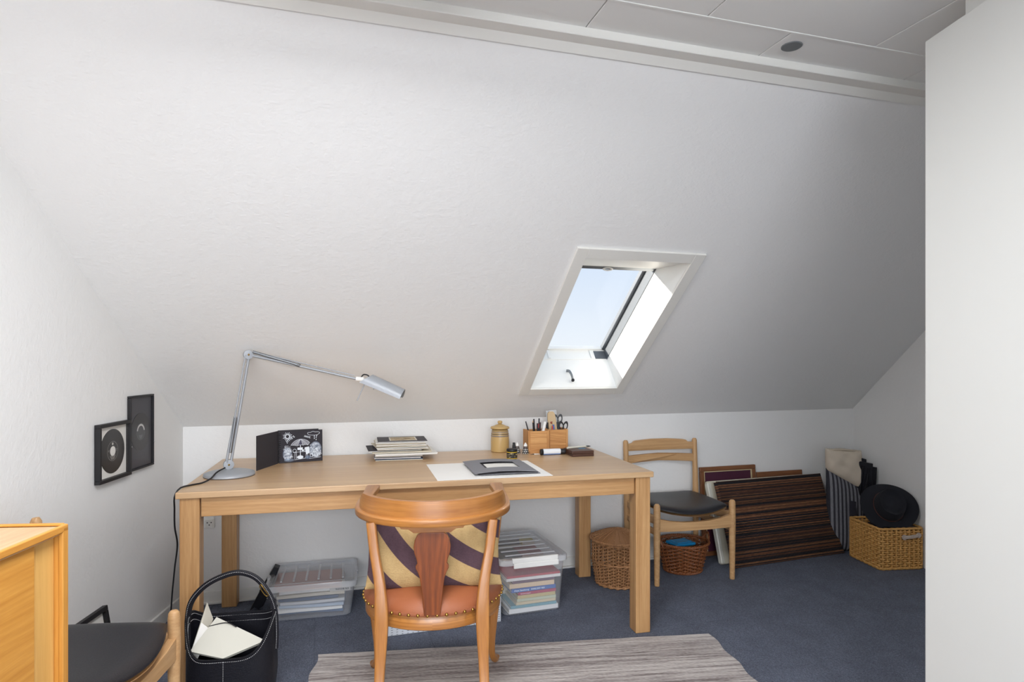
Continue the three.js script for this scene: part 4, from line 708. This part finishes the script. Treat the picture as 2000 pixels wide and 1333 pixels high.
{ // books in the tall box
  const spine = (bg, fg, txt, size = 30) => std({ map: canvasTex(512, 48, (x, w, h) => { x.fillStyle = bg; x.fillRect(0, 0, w, h); x.fillStyle = fg; x.font = 'bold ' + size + 'px sans-serif'; x.fillText(txt, 24, 36); }), roughness: 0.6 });
  const list = [['white paper pad lying at the bottom of the book box', 0.26, 0.022, plain(232, 230, 226), null, 0], ['teal paperback near the bottom of the book box', 0.24, 0.014, plain(110, 160, 170), null, 0],
    ['cream book under the yellowed ones in the book box', 0.21, 0.014, plain(214, 196, 160), null, 0.02], ['pale green book in the middle of the book box', 0.205, 0.014, plain(196, 200, 172), null, 0.025], ['yellowed book under the crimson spine', 0.20, 0.016, plain(206, 186, 130), null, 0.025],
    ['crimson book with white spine lettering', 0.20, 0.014, plain(176, 40, 74), spine('#b02a50', '#f0e0e4', 'Erindringer', 26), 0.03], ['blue book with white spine lettering', 0.235, 0.019, plain(42, 84, 158), spine('#2f62ab', '#eef2f8', 'Finn Søeborg   HERLIGT NU', 28), 0],
    ['thick cream book above the blue spine', 0.235, 0.022, plain(224, 196, 160), null, -0.015], ['dark purple book near the top of the box', 0.22, 0.012, plain(90, 56, 78), null, 0.0], ['white book with red edge at the top of the box', 0.285, 0.014, plain(232, 228, 222), null, 0], ['red covered book lying topmost in the box', 0.28, 0.010, plain(178, 44, 58), null, 0]];
  let y = 0.010;
  for (const [label, w, t, mat, sp, dx] of list) {
    const b = thing('book', label, 'book', [2.035 + dx * 0.6, y, 0.605], 0.03 + rr(-0.02, 0.02), 'books in the clear box');
    mesh('cover', merge([box(w, 0.0015, 0.17, 0, 'x', [0, 0.0008, -0.085]), box(w, 0.0015, 0.17, 0, 'x', [0, t - 0.0008, -0.085]), box(w, t, 0.002, 0, 'x', [0, t / 2, -0.169])]), mat, b);
    mesh('pages', box(w - 0.006, t - 0.003, 0.166, 0, 'x', [0, t / 2, -0.086]), M.paperOld, b);
    mesh('spine', box(w, t, 0.002, 0.0005, 'x', [0, t / 2, 0.0]), mat, b);
    if (sp) mesh('spine_print', new THREE.PlaneGeometry(w * 0.97, t * 0.9).translate(0, t / 2, 0.0016), sp, b);
    y += t + 0.0012;
  }
  const covers = [['dark green paperback under the lid of the book box', 0.13, 0.15, plain(46, 70, 60), 1.965, 0.36], ['red paperback under the lid of the book box', 0.12, 0.16, plain(150, 40, 56), 2.09, 0.34], ['yellow booklet under the lid of the book box', 0.07, 0.06, plain(206, 190, 70), 2.11, 0.262], ['dark brown paperback at the back of the book box', 0.20, 0.08, plain(60, 46, 42), 2.03, 0.215]];
  covers.forEach(([label, w, d, mat, x, z], i) => { const b = thing('book', label, 'book', [x, 0.0, z], rr(-0.05, 0.05), 'books in the clear box'); const h = i === 2 ? 0.024 : 0.225 + i * 0.004; if (i === 2) b.position.y = 0.235; mesh('cover', box(w, h, d, 0.002, 'x', [0, h / 2 + 0.006, 0]), mat, b); mesh('pages', box(w - 0.004, h - 0.01, 0.004, 0, 'x', [0, h / 2 + 0.006, d / 2 - 0.001]), M.paperOld, b); });
}
{ // perforated pale box under the armchair
  const holes = tex(256, 128, (u, v) => { const x = (u * 24) % 1 - 0.5, y = (v * 12) % 1 - 0.5; return Math.hypot(x, y) < 0.16 ? rgb(120, 124, 132) : rgb(206, 210, 216); });
  const b = thing('perforated_box', 'pale low box with tiny dots under the armchair', 'box', [1.56, 0, 0.60], 0.02), m = std({ map: holes, roughness: 0.6 });
  const bx = new RoundedBoxGeometry(0.58, 0.13, 0.14, 1, 0.006).translate(0, 0.065, 0); mesh('body', bx, m, b); mesh('lid', box(0.585, 0.012, 0.145, 0.004, 'x', [0, 0.134, 0]), plain(206, 210, 216, 0.6), b);
}
{ // black folded case behind the low box
  const c = thing('black_case', 'narrow black folded case leaning behind the low box', 'case', [0.722, 0, 0.20], -0.05); c.rotation.z = -0.10; c.position.y = 0.004;
  const sh = [[-0.035, 0], [-0.012, 0.020], [0.008, 0.010], [0.03, 0.03], [0.085, 0.215], [0.06, 0.222], [0.03, 0.16]];
  mesh('shell', extrude(sh, 0.05, 0.004).translate(0.0, 0.0, -0.05), M.blackLeather, c); mesh('strap', box(0.05, 0.012, 0.056, 0.003, 'x', [0.028, 0.10, -0.025]), M.black, c);
}
// ------------------------------------------------------------------ wicker
const wickT = (a, b, s) => tex(256, 64, (u, v) => mix(a, b, 0.7 * pn(u * 24, v * 6, 24, 6, s) + 0.3 * pn(u * 90, v * 20, 90, 20, s + 1)));
M.wicker = std({ map: wickT(rgb(208, 160, 112), rgb(150, 102, 64), 501), roughness: 0.55 });
M.wickerDark = std({ map: wickT(rgb(160, 98, 54), rgb(96, 52, 26), 511), roughness: 0.45 });
M.seagrass = std({ map: wickT(rgb(238, 194, 120), rgb(182, 126, 62), 521), roughness: 0.6 });
// closed strand round a path: path(t) -> [x, z, nx, nz] with t in [0, 1)
function strand(path, n, y, amp, freq, phase, rw, rh, lift = 0) {
  const pos = [], uv = [], idx = [], m = 6;
  for (let i = 0; i <= n; i++) {
    const t = i / n, [x, z, nx, nz] = path(t % 1), o = amp * Math.sin(t * Math.PI * 2 * freq + phase), dy = lift * Math.cos(t * Math.PI * 2 * freq + phase);
    for (let k = 0; k < m; k++) { const a = k / m * Math.PI * 2, q = o + Math.cos(a) * rw; pos.push(x + nx * q, y + dy + Math.sin(a) * rh, z + nz * q); uv.push(t * freq * 0.5, k / m + phase); }
  }
  for (let i = 0; i < n; i++) for (let k = 0; k < m; k++) { const a = i * m + k, b = i * m + (k + 1) % m; idx.push(a, a + m, b, b, a + m, b + m); }
  const g = new THREE.BufferGeometry(); g.setAttribute('position', new THREE.Float32BufferAttribute(pos, 3)); g.setAttribute('uv', new THREE.Float32BufferAttribute(uv, 2)); g.setIndex(idx); g.computeVertexNormals(); return g.toNonIndexed();
}
const circle = (r, sx = 1, sz = 1) => (t) => { const a = t * Math.PI * 2; return [Math.cos(a) * r * sx, Math.sin(a) * r * sz, Math.cos(a), Math.sin(a)]; };
function stuff(o) { o.userData.kind = 'stuff'; return o; }
{ // basket with lid
  const g = thing('lidded_basket', 'round lidded wicker basket standing under the desk end', 'basket', [2.625, 0, 0.335]);
  const R = (y) => 0.118 + 0.022 * Math.min(1, y / 0.12), S = 30, H = 0.245, rows = [];
  for (let y = 0.012, k = 0; y < H - 0.008; y += 0.0088, k++) rows.push(strand(circle(R(y)), S * 6, y, 0.0058, S / 2, (k % 2) * Math.PI, 0.0022, 0.0033));
  stuff(mesh('weave', merge(rows), M.wicker, g));
  const st = []; for (let i = 0; i < S; i++) { const a = (i + 0.5) / S * Math.PI * 2; st.push(tube([0, 0.3, 0.6, 1].map((t) => [Math.cos(a) * (R(t * H) + 0.001), 0.004 + t * (H - 0.004), Math.sin(a) * (R(t * H) + 0.001)]), 0.0042, 6, 5)); }
  stuff(mesh('stakes', merge(st), M.wicker, g));
  for (const [y, n] of [[0.008, 'foot_band'], [0.13, 'middle_band'], [H - 0.004, 'rim_band']]) mesh(n, merge([strand(circle(R(y) + 0.003), 120, y, 0.002, 20, 0, 0.005, 0.006, 0.002), strand(circle(R(y) + 0.003), 120, y + 0.004, 0.002, 20, Math.PI, 0.005, 0.005, 0.002)]), M.wicker, g);
  mesh('bottom', cyl(0.115, 0.112, 0.008, 32, [0, 0.006, 0]), M.wicker, g);
  const lid = [], ly = (r) => H + 0.010 + 0.048 * (1 - (r / 0.15) ** 1.6);
  for (let r = 0.012, k = 0; r < 0.152; r += 0.0062, k++) lid.push(strand(circle(r), Math.max(16, Math.round(r * 900)), ly(r), 0, 1, 0, 0.0034, 0.0032 + (k % 2) * 0.0006));
  const L = stuff(mesh('lid_weave', merge(lid), M.wicker, g));
  const ray = []; for (let i = 0; i < 26; i++) { const a = i / 26 * Math.PI * 2; ray.push(tube([0.004, 0.05, 0.1, 0.146].map((r) => [Math.cos(a) * r, ly(r) + 0.0025, Math.sin(a) * r]), 0.0028, 8, 5)); }
  stuff(mesh('lid_rays', merge(ray), M.wicker, g));
  mesh('lid_rim', merge([strand(circle(0.153), 140, H + 0.009, 0.002, 24, 0, 0.005, 0.006, 0.002), strand(circle(0.153), 140, H + 0.006, 0.002, 24, 3.1, 0.005, 0.006, 0.002)]), M.wicker, g);
  mesh('lid_knot', new THREE.TorusGeometry(0.008, 0.004, 8, 16).rotateX(Math.PI / 2).translate(0, ly(0) + 0.004, 0), M.wicker, g);
}
{ // open basket under the chair
  const g = thing('open_basket', 'dark open wicker basket under the slatted chair', 'basket', [3.095, 0, 0.25]);
  const R = (y) => 0.102 + 0.042 * (y / 0.17), S = 24, H = 0.17, rows = [];
  for (let y = 0.014, k = 0; y < H - 0.008; y += 0.0105, k++) rows.push(strand(circle(R(y), 1.06, 0.94), S * 6, y, 0.0066, S / 2, (k % 2) * Math.PI, 0.003, 0.0046));
  stuff(mesh('weave', merge(rows), M.wickerDark, g));
  const st = []; for (let i = 0; i < S; i++) { const a = (i + 0.5) / S * Math.PI * 2; st.push(tube([0, 0.4, 1].map((t) => [Math.cos(a) * R(t * H) * 1.06, 0.004 + t * (H - 0.004), Math.sin(a) * R(t * H) * 0.94]), 0.004, 6, 5)); }
  stuff(mesh('stakes', merge(st), M.wickerDark, g));
  for (const y of [0.008, H]) mesh(y > 0.1 ? 'rim_band' : 'foot_band', merge([0, 2.1, 4.2].map((ph) => strand(circle(R(y) + 0.001, 1.06, 0.94), 160, y, 0.004, 26, ph, 0.005, 0.0055, 0.004))), M.wickerDark, g);
  mesh('bottom', cyl(0.1, 0.1, 0.008, 32, [0, 0.008, 0]), M.wickerDark, g);
  for (const s of [-1, 1]) { const parts = []; for (let k = 0; k < 3; k++) { const p = []; for (let i = 0; i <= 14; i++) { const t = i / 14, a = t * Math.PI, w = 0.004; p.push([s * (0.152 + 0.018 * Math.sin(a)) + Math.cos(t * 22 + k * 2.1) * w, H - 0.012 + 0.052 * Math.sin(a) + Math.sin(t * 22 + k * 2.1) * w, (t - 0.5) * 0.075]); } parts.push(tube(p, 0.0046, 36, 6)); } mesh('handle', merge(parts), M.wickerDark, g); }
  const b = thing('blue_lidded_tub', 'small tub with bright blue lid inside the open basket', 'tub', [3.09, 0.05, 0.235], 0.1);
  mesh('tub', box(0.125, 0.10, 0.095, 0.012, 'x', [0, 0.05, 0]), phys({ color: 0x4d5a4e, roughness: 0.3 }), b);
  mesh('lid', box(0.14, 0.018, 0.11, 0.007, 'x', [0, 0.108, 0]), plain(28, 148, 212, 0.35), b); mesh('lid_inset', box(0.10, 0.004, 0.075, 0.002, 'x', [0, 0.118, 0]), plain(36, 156, 220, 0.35), b);
}
{ // square woven basket in the corner
  const g = thing('woven_basket', 'square golden woven basket holding a black hat', 'basket', [4.371, 0, 0.4875], -0.187);
  const hw = 0.136, hd = 0.146, H = 0.25, per = (t) => { const P = 2 * (hw + hd) * 2; let q = t * P; const c = [[-hw, hd, 1, 0, 0, 1, 2 * hw], [hw, hd, 0, -1, 1, 0, 2 * hd], [hw, -hd, -1, 0, 0, -1, 2 * hw], [-hw, -hd, 0, 1, -1, 0, 2 * hd]]; for (const [x, z, dx, dz, nx, nz, l] of c) { if (q <= l) { const e = Math.min(q, l - q), b = Math.max(0, 1 - e / 0.018) * 0.008; return [x + dx * q - nx * b, z + dz * q - nz * b, nx, nz]; } q -= l; } return [-hw, hd, 0, 1]; };
  const rows = [], F = 40; for (let y = 0.014, k = 0; y < H - 0.012; y += 0.0132, k++) rows.push(strand(per, F * 8, y, 0.0062, F / 2, k % 2 * Math.PI, 0.0036, 0.0055));
  stuff(mesh('weave', merge(rows), M.seagrass, g));
  const st = []; for (let i = 0; i < F; i++) { const [x, z] = per((i + 0.5) / F); st.push(new THREE.BoxGeometry(0.009, H - 0.02, 0.008).translate(x, H / 2, z)); }
  stuff(mesh('stakes', merge(st), M.seagrass, g));
  for (const y of [0.008, H - 0.006]) mesh(y > 0.1 ? 'rim_band' : 'foot_band', strand(per, 200, y, 0.001, 30, 0, 0.0075, 0.008, 0.001), M.seagrass, g);
  mesh('bottom', box(hw * 2 - 0.01, 0.008, hd * 2 - 0.01, 0.001, 'x', [0, 0.008, 0]), M.seagrass, g);
  const rope = plain(186, 172, 160, 0.9), h = mesh('handle', sweep([[0.005, 0.196, hd + 0.012], [0.03, 0.198, hd + 0.018], [0.075, 0.203, hd + 0.018], [0.098, 0.206, hd + 0.012]], () => rrect(0.010, 0.020, 0.004), { seg: 20 }), rope, g);
  for (const x of [0.006, 0.098]) mesh('handle_patch', cyl(0.0155, 0.0155, 0.005, 20).rotateX(Math.PI / 2).translate(x, 0.196 + x * 0.1, hd + 0.013), rope, h);
  // tablet lying on the rim
  const t = thing('black_tablet', 'flat black tablet lying in the woven basket under the hat', 'tablet', [4.392, 0.232, 0.535], -0.187); mesh('case', box(0.235, 0.012, 0.16, 0.004, 'x', [0, 0.006, 0]), M.black, t); mesh('screen', box(0.22, 0.001, 0.146, 0, 'x', [0, 0.0123, 0]), phys({ color: 0x08080a, roughness: 0.08 }), t);
}
{ // hat, tilted towards the camera
  const felt = std({ color: new THREE.Color().setRGB(0.011, 0.012, 0.018), roughness: 0.9, bumpMap: grainBump, bumpScale: 0.0008 });
  const h = thing('felt_hat', 'black felt hat with a thin brown leather band', 'hat', [4.352, 0.352, 0.528], 0);
  h.rotation.set(1.02, -0.42, 0.06, 'YXZ');
  const brim = pad(36, 36, (u, v) => { const r = Math.max(Math.abs(u), Math.abs(v)), l = Math.hypot(u, v) || 1; return [u / l * r * 0.162, v / l * r * 0.148]; }, (u, v) => { const r = Math.max(Math.abs(u), Math.abs(v)), c = (u / (Math.hypot(u, v) || 1)) ** 2; return 0.004 + 0.020 * r ** 4 * c - 0.006 * r ** 3 * (1 - c); }, (u, v) => { const r = Math.max(Math.abs(u), Math.abs(v)), c = (u / (Math.hypot(u, v) || 1)) ** 2; return 0.020 * r ** 4 * c - 0.006 * r ** 3 * (1 - c); });
  mesh('brim', brim, felt, h);
  const crown = new THREE.SphereGeometry(1, 40, 30, 0, Math.PI * 2, 0, Math.PI / 2), p = crown.attributes.position;
  for (let i = 0; i < p.count; i++) { const x = p.getX(i), y = p.getY(i), z = p.getZ(i), rad = Math.hypot(x, z), k = Math.min(1, rad * 1.05) ** 0.35; const dent = 0.030 * gauss((rad - 0.25) / 0.45) * (0.6 + 0.4 * gauss(x / 0.35)) + 0.010 * gauss((Math.abs(x) - 0.62) / 0.2) * gauss((z - 0.55) / 0.4); const pinch = 1 - 0.12 * Math.max(0, z) * y; p.setXYZ(i, x / (rad || 1) * 0.083 * k * (rad > 0 ? 1 : 0) * (1 - 0.10 * y) * pinch, 0.105 * Math.min(1, y * 1.5) ** 0.8 - dent * (y > 0.5 ? 1 : y * 2), z / (rad || 1) * 0.094 * k * (rad > 0 ? 1 : 0) * (1 - 0.10 * y)); }
  crown.computeVertexNormals(); mesh('crown', crown, felt, h);
  const band = mesh('band', strand((t) => { const a = t * Math.PI * 2; return [Math.cos(a) * 0.0835, Math.sin(a) * 0.0945, Math.cos(a), Math.sin(a)]; }, 64, 0.012, 0, 1, 0, 0.0018, 0.003), plain(92, 46, 36, 0.5), h);
  mesh('band_knot', new THREE.SphereGeometry(0.005, 10, 8).translate(0.084, 0.013, 0.012), plain(120, 66, 48, 0.5), band);
}
// ------------------------------------------------------------------ boards and frames leaning on the knee wall
const lean = (name, label, cat, x, z, tilt, ry = 0) => { const g = thing(name, label, cat, [x, 0, z]); g.rotation.set(-tilt, ry, 0, 'YXZ'); return g; };
{
  const f = lean('picture_frame', 'brown wooden frame with purple mount behind the leaning boards', 'frame', 3.57, 0.062, 0.075), w = 0.42, h = 0.562, t = 0.028;
  for (const [bw, bh, x, y, gr] of [[w, t, 0, h - t / 2, 'x'], [w, t, 0, t / 2, 'x'], [t, h - 2 * t, -w / 2 + t / 2, h / 2, 'y'], [t, h - 2 * t, w / 2 - t / 2, h / 2, 'y']]) mesh('frame_bar', box(bw, bh, 0.02, 0.004, gr, [x, y, 0]), M.walnut, f);
  for (const [bw, bh, x, y] of [[w - 2 * t, 0.006, 0, h - t - 0.003], [0.006, h - 2 * t, -w / 2 + t + 0.003, h / 2], [0.006, h - 2 * t, w / 2 - t - 0.003, h / 2]]) mesh('gilt_edge', box(bw, bh, 0.012, 0.001, 'x', [x, y, 0]), plain(206, 190, 150, 0.5), f);
  mesh('mount', box(w - 2 * t, h - 2 * t, 0.004, 0, 'x', [0, h / 2, -0.004]), plain(74, 28, 52, 0.6), f);
  const b = lean('wooden_board', 'brown wooden board edge behind the cream board', 'board', 3.965, 0.075, 0.08); mesh('veneer', box(0.36, 0.512, 0.014, 0.003, 'x', [0, 0.256, 0]), M.walnut, b);
  const c = lean('cream_board', 'thick cream wrapped board behind the striped one', 'board', 3.765, 0.225, 0.30, 0.035);
  mesh('board', box(0.80, 0.505, 0.034, 0.010, 'x', [0, 0.2525, 0]), plain(212, 206, 186, 0.3), c); mesh('wrap_fold', box(0.03, 0.49, 0.037, 0.008, 'y', [-0.388, 0.25, 0]), plain(222, 220, 208, 0.22), c);
  const st = tex(256, 1024, (u, v) => { const k = Math.floor(v * 96), r = hash(k, 3, 77), r2 = hash(Math.floor(v * 30), 9, 78), n = pn(u * 40, v * 300, 40, 300, 79), base = r < 0.34 ? rgb(30, 26, 32) : r < 0.62 ? rgb(104, 66, 44) : r < 0.84 ? rgb(136, 92, 62) : rgb(78, 50, 40); const e = Math.abs((v * 96) % 1 - 0.5) > 0.42 ? 0.55 : 1; return base.map((q) => q * e * (0.75 + 0.35 * n) * (0.85 + 0.3 * r2)); });
  const sb = tex(64, 1024, (u, v) => 0.5 + 0.5 * Math.sin(v * 96 * Math.PI * 2) * 0.6 + 0.2 * pn(u * 30, v * 200, 30, 200, 80), { srgb: false });
  const s = lean('striped_mat', 'brown and black striped mat leaning in front of the boards', 'mat', 3.81, 0.292, 0.31, 0.07);
  const g = sheet(0.865, 0.515, 0.010, (u, v) => 0.010 * gauss((u - 1) / 0.12) * v + 0.012 * gauss(u / 0.03), 40, 24), p = g.attributes.position;
  for (let i = 0; i < p.count; i++) { const u = p.getX(i) / 0.865 + 0.5, v = p.getZ(i) / 0.515 + 0.5; p.setX(i, p.getX(i) + (u - 0.5) * 0.02 * (v - 0.5) + (u > 0.8 ? 0.02 * v ** 6 * (u - 0.8) * 5 : 0)); }
  g.rotateX(Math.PI / 2); g.translate(0, 0.2585, 0); g.computeVertexNormals();
  mesh('mat', toCreasedNormals(g, 0.6), std({ map: st, bumpMap: sb, bumpScale: 0.003, roughness: 0.9 }), s);
  mesh('rolled_edge', bar([-0.405, 0.004, 0.012], [-0.43, 0.512, 0.012], 0.014, 0.012, 12), std({ map: st, roughness: 0.9 }), s);
}
{ // striped laundry tote with canvas top, black folded bag behind it
  const strip = tex(512, 64, (u, v) => { const n = pn(u * 260, v * 60, 260, 60, 601), k = (u * 9.5) % 1; return k < 0.46 ? mix(rgb(40, 40, 46), rgb(58, 58, 66), n) : mix(rgb(140, 140, 146), rgb(108, 108, 114), n); });
  const b = thing('striped_tote', 'tall tote with cream canvas top and black grey stripes', 'bag', [4.318, 0, 0.235], 0); b.rotation.set(-0.07, -0.27, -0.015, 'YXZ');
  const part = (y0, y1a, y1b, thick, mat, name, w0 = 0.118, w1 = 0.122) => { const g = pad(26, 22, (u, v) => [u * (w0 + (w1 - w0) * (v + 1) / 2) * (1 - 0.1 * Math.max(0, -v - 0.8) * 5 * Math.abs(u) ** 4), y0 + (v + 1) / 2 * ((y1a + (y1b - y1a) * (u + 1) / 2) - y0)], (u, v) => thick * edge(u, Math.max(-1, Math.min(1, v)), 4) * (1 + 0.10 * Math.sin(u * 7 + v * 5)) , (u, v) => -thick * 0.7 * edge(u, v, 4)); g.rotateX(-Math.PI / 2); const p = g.attributes.position; for (let i = 0; i < p.count; i++) { p.setY(i, -p.getY(i) * -1); } return mesh(name, g, mat, b); };
  // pad lies in x, z with height y: stand it up so that z becomes height and y becomes depth
  const stand = (g) => { const p = g.attributes.position; for (let i = 0; i < p.count; i++) { const x = p.getX(i), y = p.getY(i), z = p.getZ(i); p.setXYZ(i, x, z, y); } g.index && g.setIndex([...g.index.array].reverse()); g.computeVertexNormals(); return g; };
  const piece = (name, lo, hi, thick, mat, fold = 0) => mesh(name, stand(pad(30, 26, (u, v) => [u * 0.120 * (1 - 0.14 * Math.max(0, -lo(u) < 0.02 ? -v - 0.6 : 0)), lo(u) + (v + 1) / 2 * (hi(u) - lo(u))], (u, v) => thick * edge(u, v, 5) + fold * (Math.sin(v * 9 + u * 3) * 0.5 + Math.sin(u * 8 - v * 4)) * edge(u, v, 3), (u, v) => -thick * 0.6 * edge(u, v, 5))), mat, b);
  piece('striped_body', () => 0.004, (u) => 0.475 - 0.065 * u, 0.045, std({ map: strip, roughness: 0.95 }));
  piece('canvas_top', (u) => 0.455 - 0.065 * u, (u) => 0.662 - 0.006 * u, 0.048, plain(206, 194, 176, 0.95), 0.004);
  mesh('folded_rim', tube([[-0.112, 0.652, 0.01], [-0.05, 0.664, 0.03], [0.03, 0.658, 0.028], [0.112, 0.65, 0.008]], 0.007, 24, 8), plain(196, 184, 166, 0.95), b);
  mesh('side_handle', sweep([[0.03, 0.33, 0.046], [0.02, 0.27, 0.064], [0.035, 0.20, 0.070], [0.07, 0.155, 0.05]], () => rrect(0.042, 0.004, 0.0015), { seg: 20, up: [0, 0, 1] }), plain(38, 38, 48, 0.9), b);
  const k = thing('folded_black_bag', 'folded black bag in the corner behind the hat', 'bag', [4.425, 0, 0.25], 0); k.rotation.set(0, -0.55, 0, 'YXZ');
  const pleat = [[-0.08, 0.632, 0.10, 0.600, 0.0], [-0.03, 0.600, 0.105, 0.575, 0.018], [0.0, 0.565, 0.11, 0.545, -0.018]];
  pleat.forEach(([x0, y0, x1, y1, z], i) => { const w = 0.075 + i * 0.018; mesh('fold', extrude([[-0.085, 0.003], [0.06 + i * 0.012, 0.003], [0.035 + i * 0.035, y1], [-0.09 + 0.01 * i, y0]], 0.012, 0.005).translate(0, 0, -0.012 + z - i * 0.004), M.blackLeather, k); });
  for (const [x, y] of [[0.012, 0.56], [0.045, 0.545]]) mesh('crease', bar([x - 0.03, 0.34, 0.022], [x, y, 0.016], 0.010, 0.009), M.blackLeather, k);
}
// ------------------------------------------------------------------ black leather tote in front of the desk leg
{
  const g = thing('leather_tote', 'black leather tote with white stitching and papers', 'bag', [0.722, 0, 1.085], -0.12);
  const hw = 0.152, hd = 0.092, N = 72;
  const plan = (t, k) => { const c = Math.cos(t), s = Math.sin(t), e = 0.62; return [Math.sign(c) * Math.abs(c) ** e * hw * k, Math.sign(s) * Math.abs(s) ** e * hd * k]; };
  const rim = (t) => { const c = Math.abs(Math.cos(t)), s = Math.sin(t); return s > 0 ? 0.205 + 0.135 * (Math.cos(t) > 0 ? c ** 2.6 : c ** 5) : 0.300 + 0.04 * c ** 4; };
  const shell = (off) => { const pos = [], uv = [], idx = [], rows = 14; for (let j = 0; j <= rows; j++) for (let i = 0; i <= N; i++) { const t = i / N * Math.PI * 2, f = j / rows, k = 0.9 + 0.1 * Math.min(1, f * 3) - 0.02 * f, [x, z] = plan(t, k); const l = Math.hypot(x, z) || 1; pos.push(x - x / l * off, 0.002 + f * rim(t), z - z / l * off); uv.push(i / N * 1.0, f * 0.3); } for (let j = 0; j < rows; j++) for (let i = 0; i < N; i++) { const a = j * (N + 1) + i, b = a + 1, c = a + N + 1, d = c + 1; idx.push(a, c, b, b, c, d); } const q = new THREE.BufferGeometry(); q.setAttribute('position', new THREE.Float32BufferAttribute(pos, 3)); q.setAttribute('uv', new THREE.Float32BufferAttribute(uv, 2)); q.setIndex(idx); q.computeVertexNormals(); return q; };
  mesh('body', merge([shell(0), shell(0.004)]), M.blackLeather, g);
  mesh('base', extrude(Array.from({ length: 40 }, (_, i) => plan(i / 40 * Math.PI * 2, 0.9)), 0.006, 0).rotateX(-Math.PI / 2), M.blackLeather, g);
  const rimPts = (dy, k) => Array.from({ length: N + 1 }, (_, i) => { const t = i / N * Math.PI * 2, [x, z] = plan(t, k); return [x, 0.002 + rim(t) + dy, z]; });
  mesh('rim_piping', tube(rimPts(0, 0.972), 0.0035, 160, 6), M.blackLeather, g);
  const sti = []; const dash = (pts) => { const c = new THREE.CatmullRomCurve3(pts.map((p) => V(...p))), n = Math.round(c.getLength() / 0.006), P = c.getSpacedPoints(n * 2); for (let i = 0; i < n; i++) { const a = P[i * 2], b = P[i * 2 + 1]; sti.push(bar([a.x, a.y, a.z], [b.x, b.y, b.z], 0.0009, 0.0009, 4)); } };
  dash(rimPts(-0.008, 0.993)); dash(rimPts(-0.03, 0.945)); dash(rimPts(-0.008, 0.945));
  dash([[0.0, 0.004, hd * 0.915], [0.0, 0.1, hd * 1.0], [0.0, 0.204, hd * 0.99]].map(([x, y, z]) => [x - 0.01, y, z + 0.001]));
  // handle: a strap arching from side to side
  const arch = [[-0.148, 0.22, 0.01], [-0.150, 0.33, 0.006], [-0.140, 0.385, 0.0], [-0.10, 0.435, 0.0], [-0.04, 0.468, 0.0], [0.02, 0.480, 0.0], [0.075, 0.460, 0.0], [0.115, 0.415, 0.004], [0.143, 0.35, 0.008], [0.150, 0.26, 0.01], [0.148, 0.20, 0.01]];
  const hnd = mesh('handle', sweep(arch, () => rrect(0.020, 0.006, 0.002), { seg: 70, up: [0, 0.05, 1] }), M.blackLeather, g);
  dash(arch.map(([x, y, z]) => [x * 1.0, y + 0.0, z + 0.0085]).map(([x, y, z]) => [x + (x > 0.1 ? 0.0035 : x < -0.1 ? -0.0035 : 0), y + (Math.abs(x) <= 0.1 ? 0.0035 : 0), z]));
  stuff(mesh('stitching', merge(sti), M.stitch, g));
  mesh('buckle', sweep([[0.098, 0.438, 0.014], [0.112, 0.418, 0.016], [0.125, 0.396, 0.014], [0.118, 0.392, 0.012], [0.094, 0.430, 0.012], [0.098, 0.438, 0.014]], () => rrect(0.003, 0.003, 0.001), { seg: 24, up: [0, 0, 1] }), M.brass, hnd);
  mesh('strap_keeper', box(0.026, 0.010, 0.012, 0.002, 'x', [0.136, 0.372, 0.006]), M.blackLeather, hnd);
  const card = (n, label, pts, t, mat) => { const [a, b, c, d] = pts.map((p) => V(...p)); const nrm = b.clone().sub(a).cross(c.clone().sub(a)).normalize().multiplyScalar(t), v = [a, b, c, d, ...[a, b, c, d].map((q) => q.clone().sub(nrm))]; const q = new THREE.BufferGeometry().setFromPoints(v); q.setIndex([0, 1, 2, 0, 2, 3, 4, 6, 5, 4, 7, 6, 0, 4, 1, 1, 4, 5, 1, 5, 2, 2, 5, 6, 2, 6, 3, 3, 6, 7, 3, 7, 0, 0, 7, 4]); q.setAttribute('uv', new THREE.BufferAttribute(new Float32Array(16), 2)); const f = q.toNonIndexed(); f.computeVertexNormals(); return tag(mesh(n, f, mat), label, 'folder'); };
  const stain = std({ map: tex(256, 256, (u, v) => mix(rgb(214, 212, 200), rgb(186, 186, 172), Math.max(0, pn(u * 6, v * 6, 6, 6, 701) * 1.3 - 0.3))), roughness: 0.8 });
  const f1 = card('cream_folder', 'worn cream folder with black elastic lying in the leather tote', [[0.662, 0.312, 1.046], [0.588, 0.232, 1.128], [0.700, 0.212, 1.172], [0.836, 0.245, 1.142]], 0.012, plain(206, 204, 192, 0.8));
  mesh('elastic', tube([[0.640, 0.290, 1.068], [0.70, 0.298, 1.075], [0.735, 0.286, 1.094]], 0.0018, 16, 5), M.black, f1);
  card('card_folder', 'upright stained card folder at the left side of the leather tote', [[0.624, 0.352, 1.0], [0.584, 0.20, 1.13], [0.597, 0.17, 1.138], [0.645, 0.29, 1.004]], 0.004, plain(212, 206, 190, 0.85));
  card('paper_sheet', 'folded white sheet tucked left of the cream folder', [[0.612, 0.30, 1.05], [0.590, 0.225, 1.115], [0.612, 0.20, 1.122], [0.645, 0.27, 1.055]], 0.002, M.paper);
}
renderer.render(scene, camera);
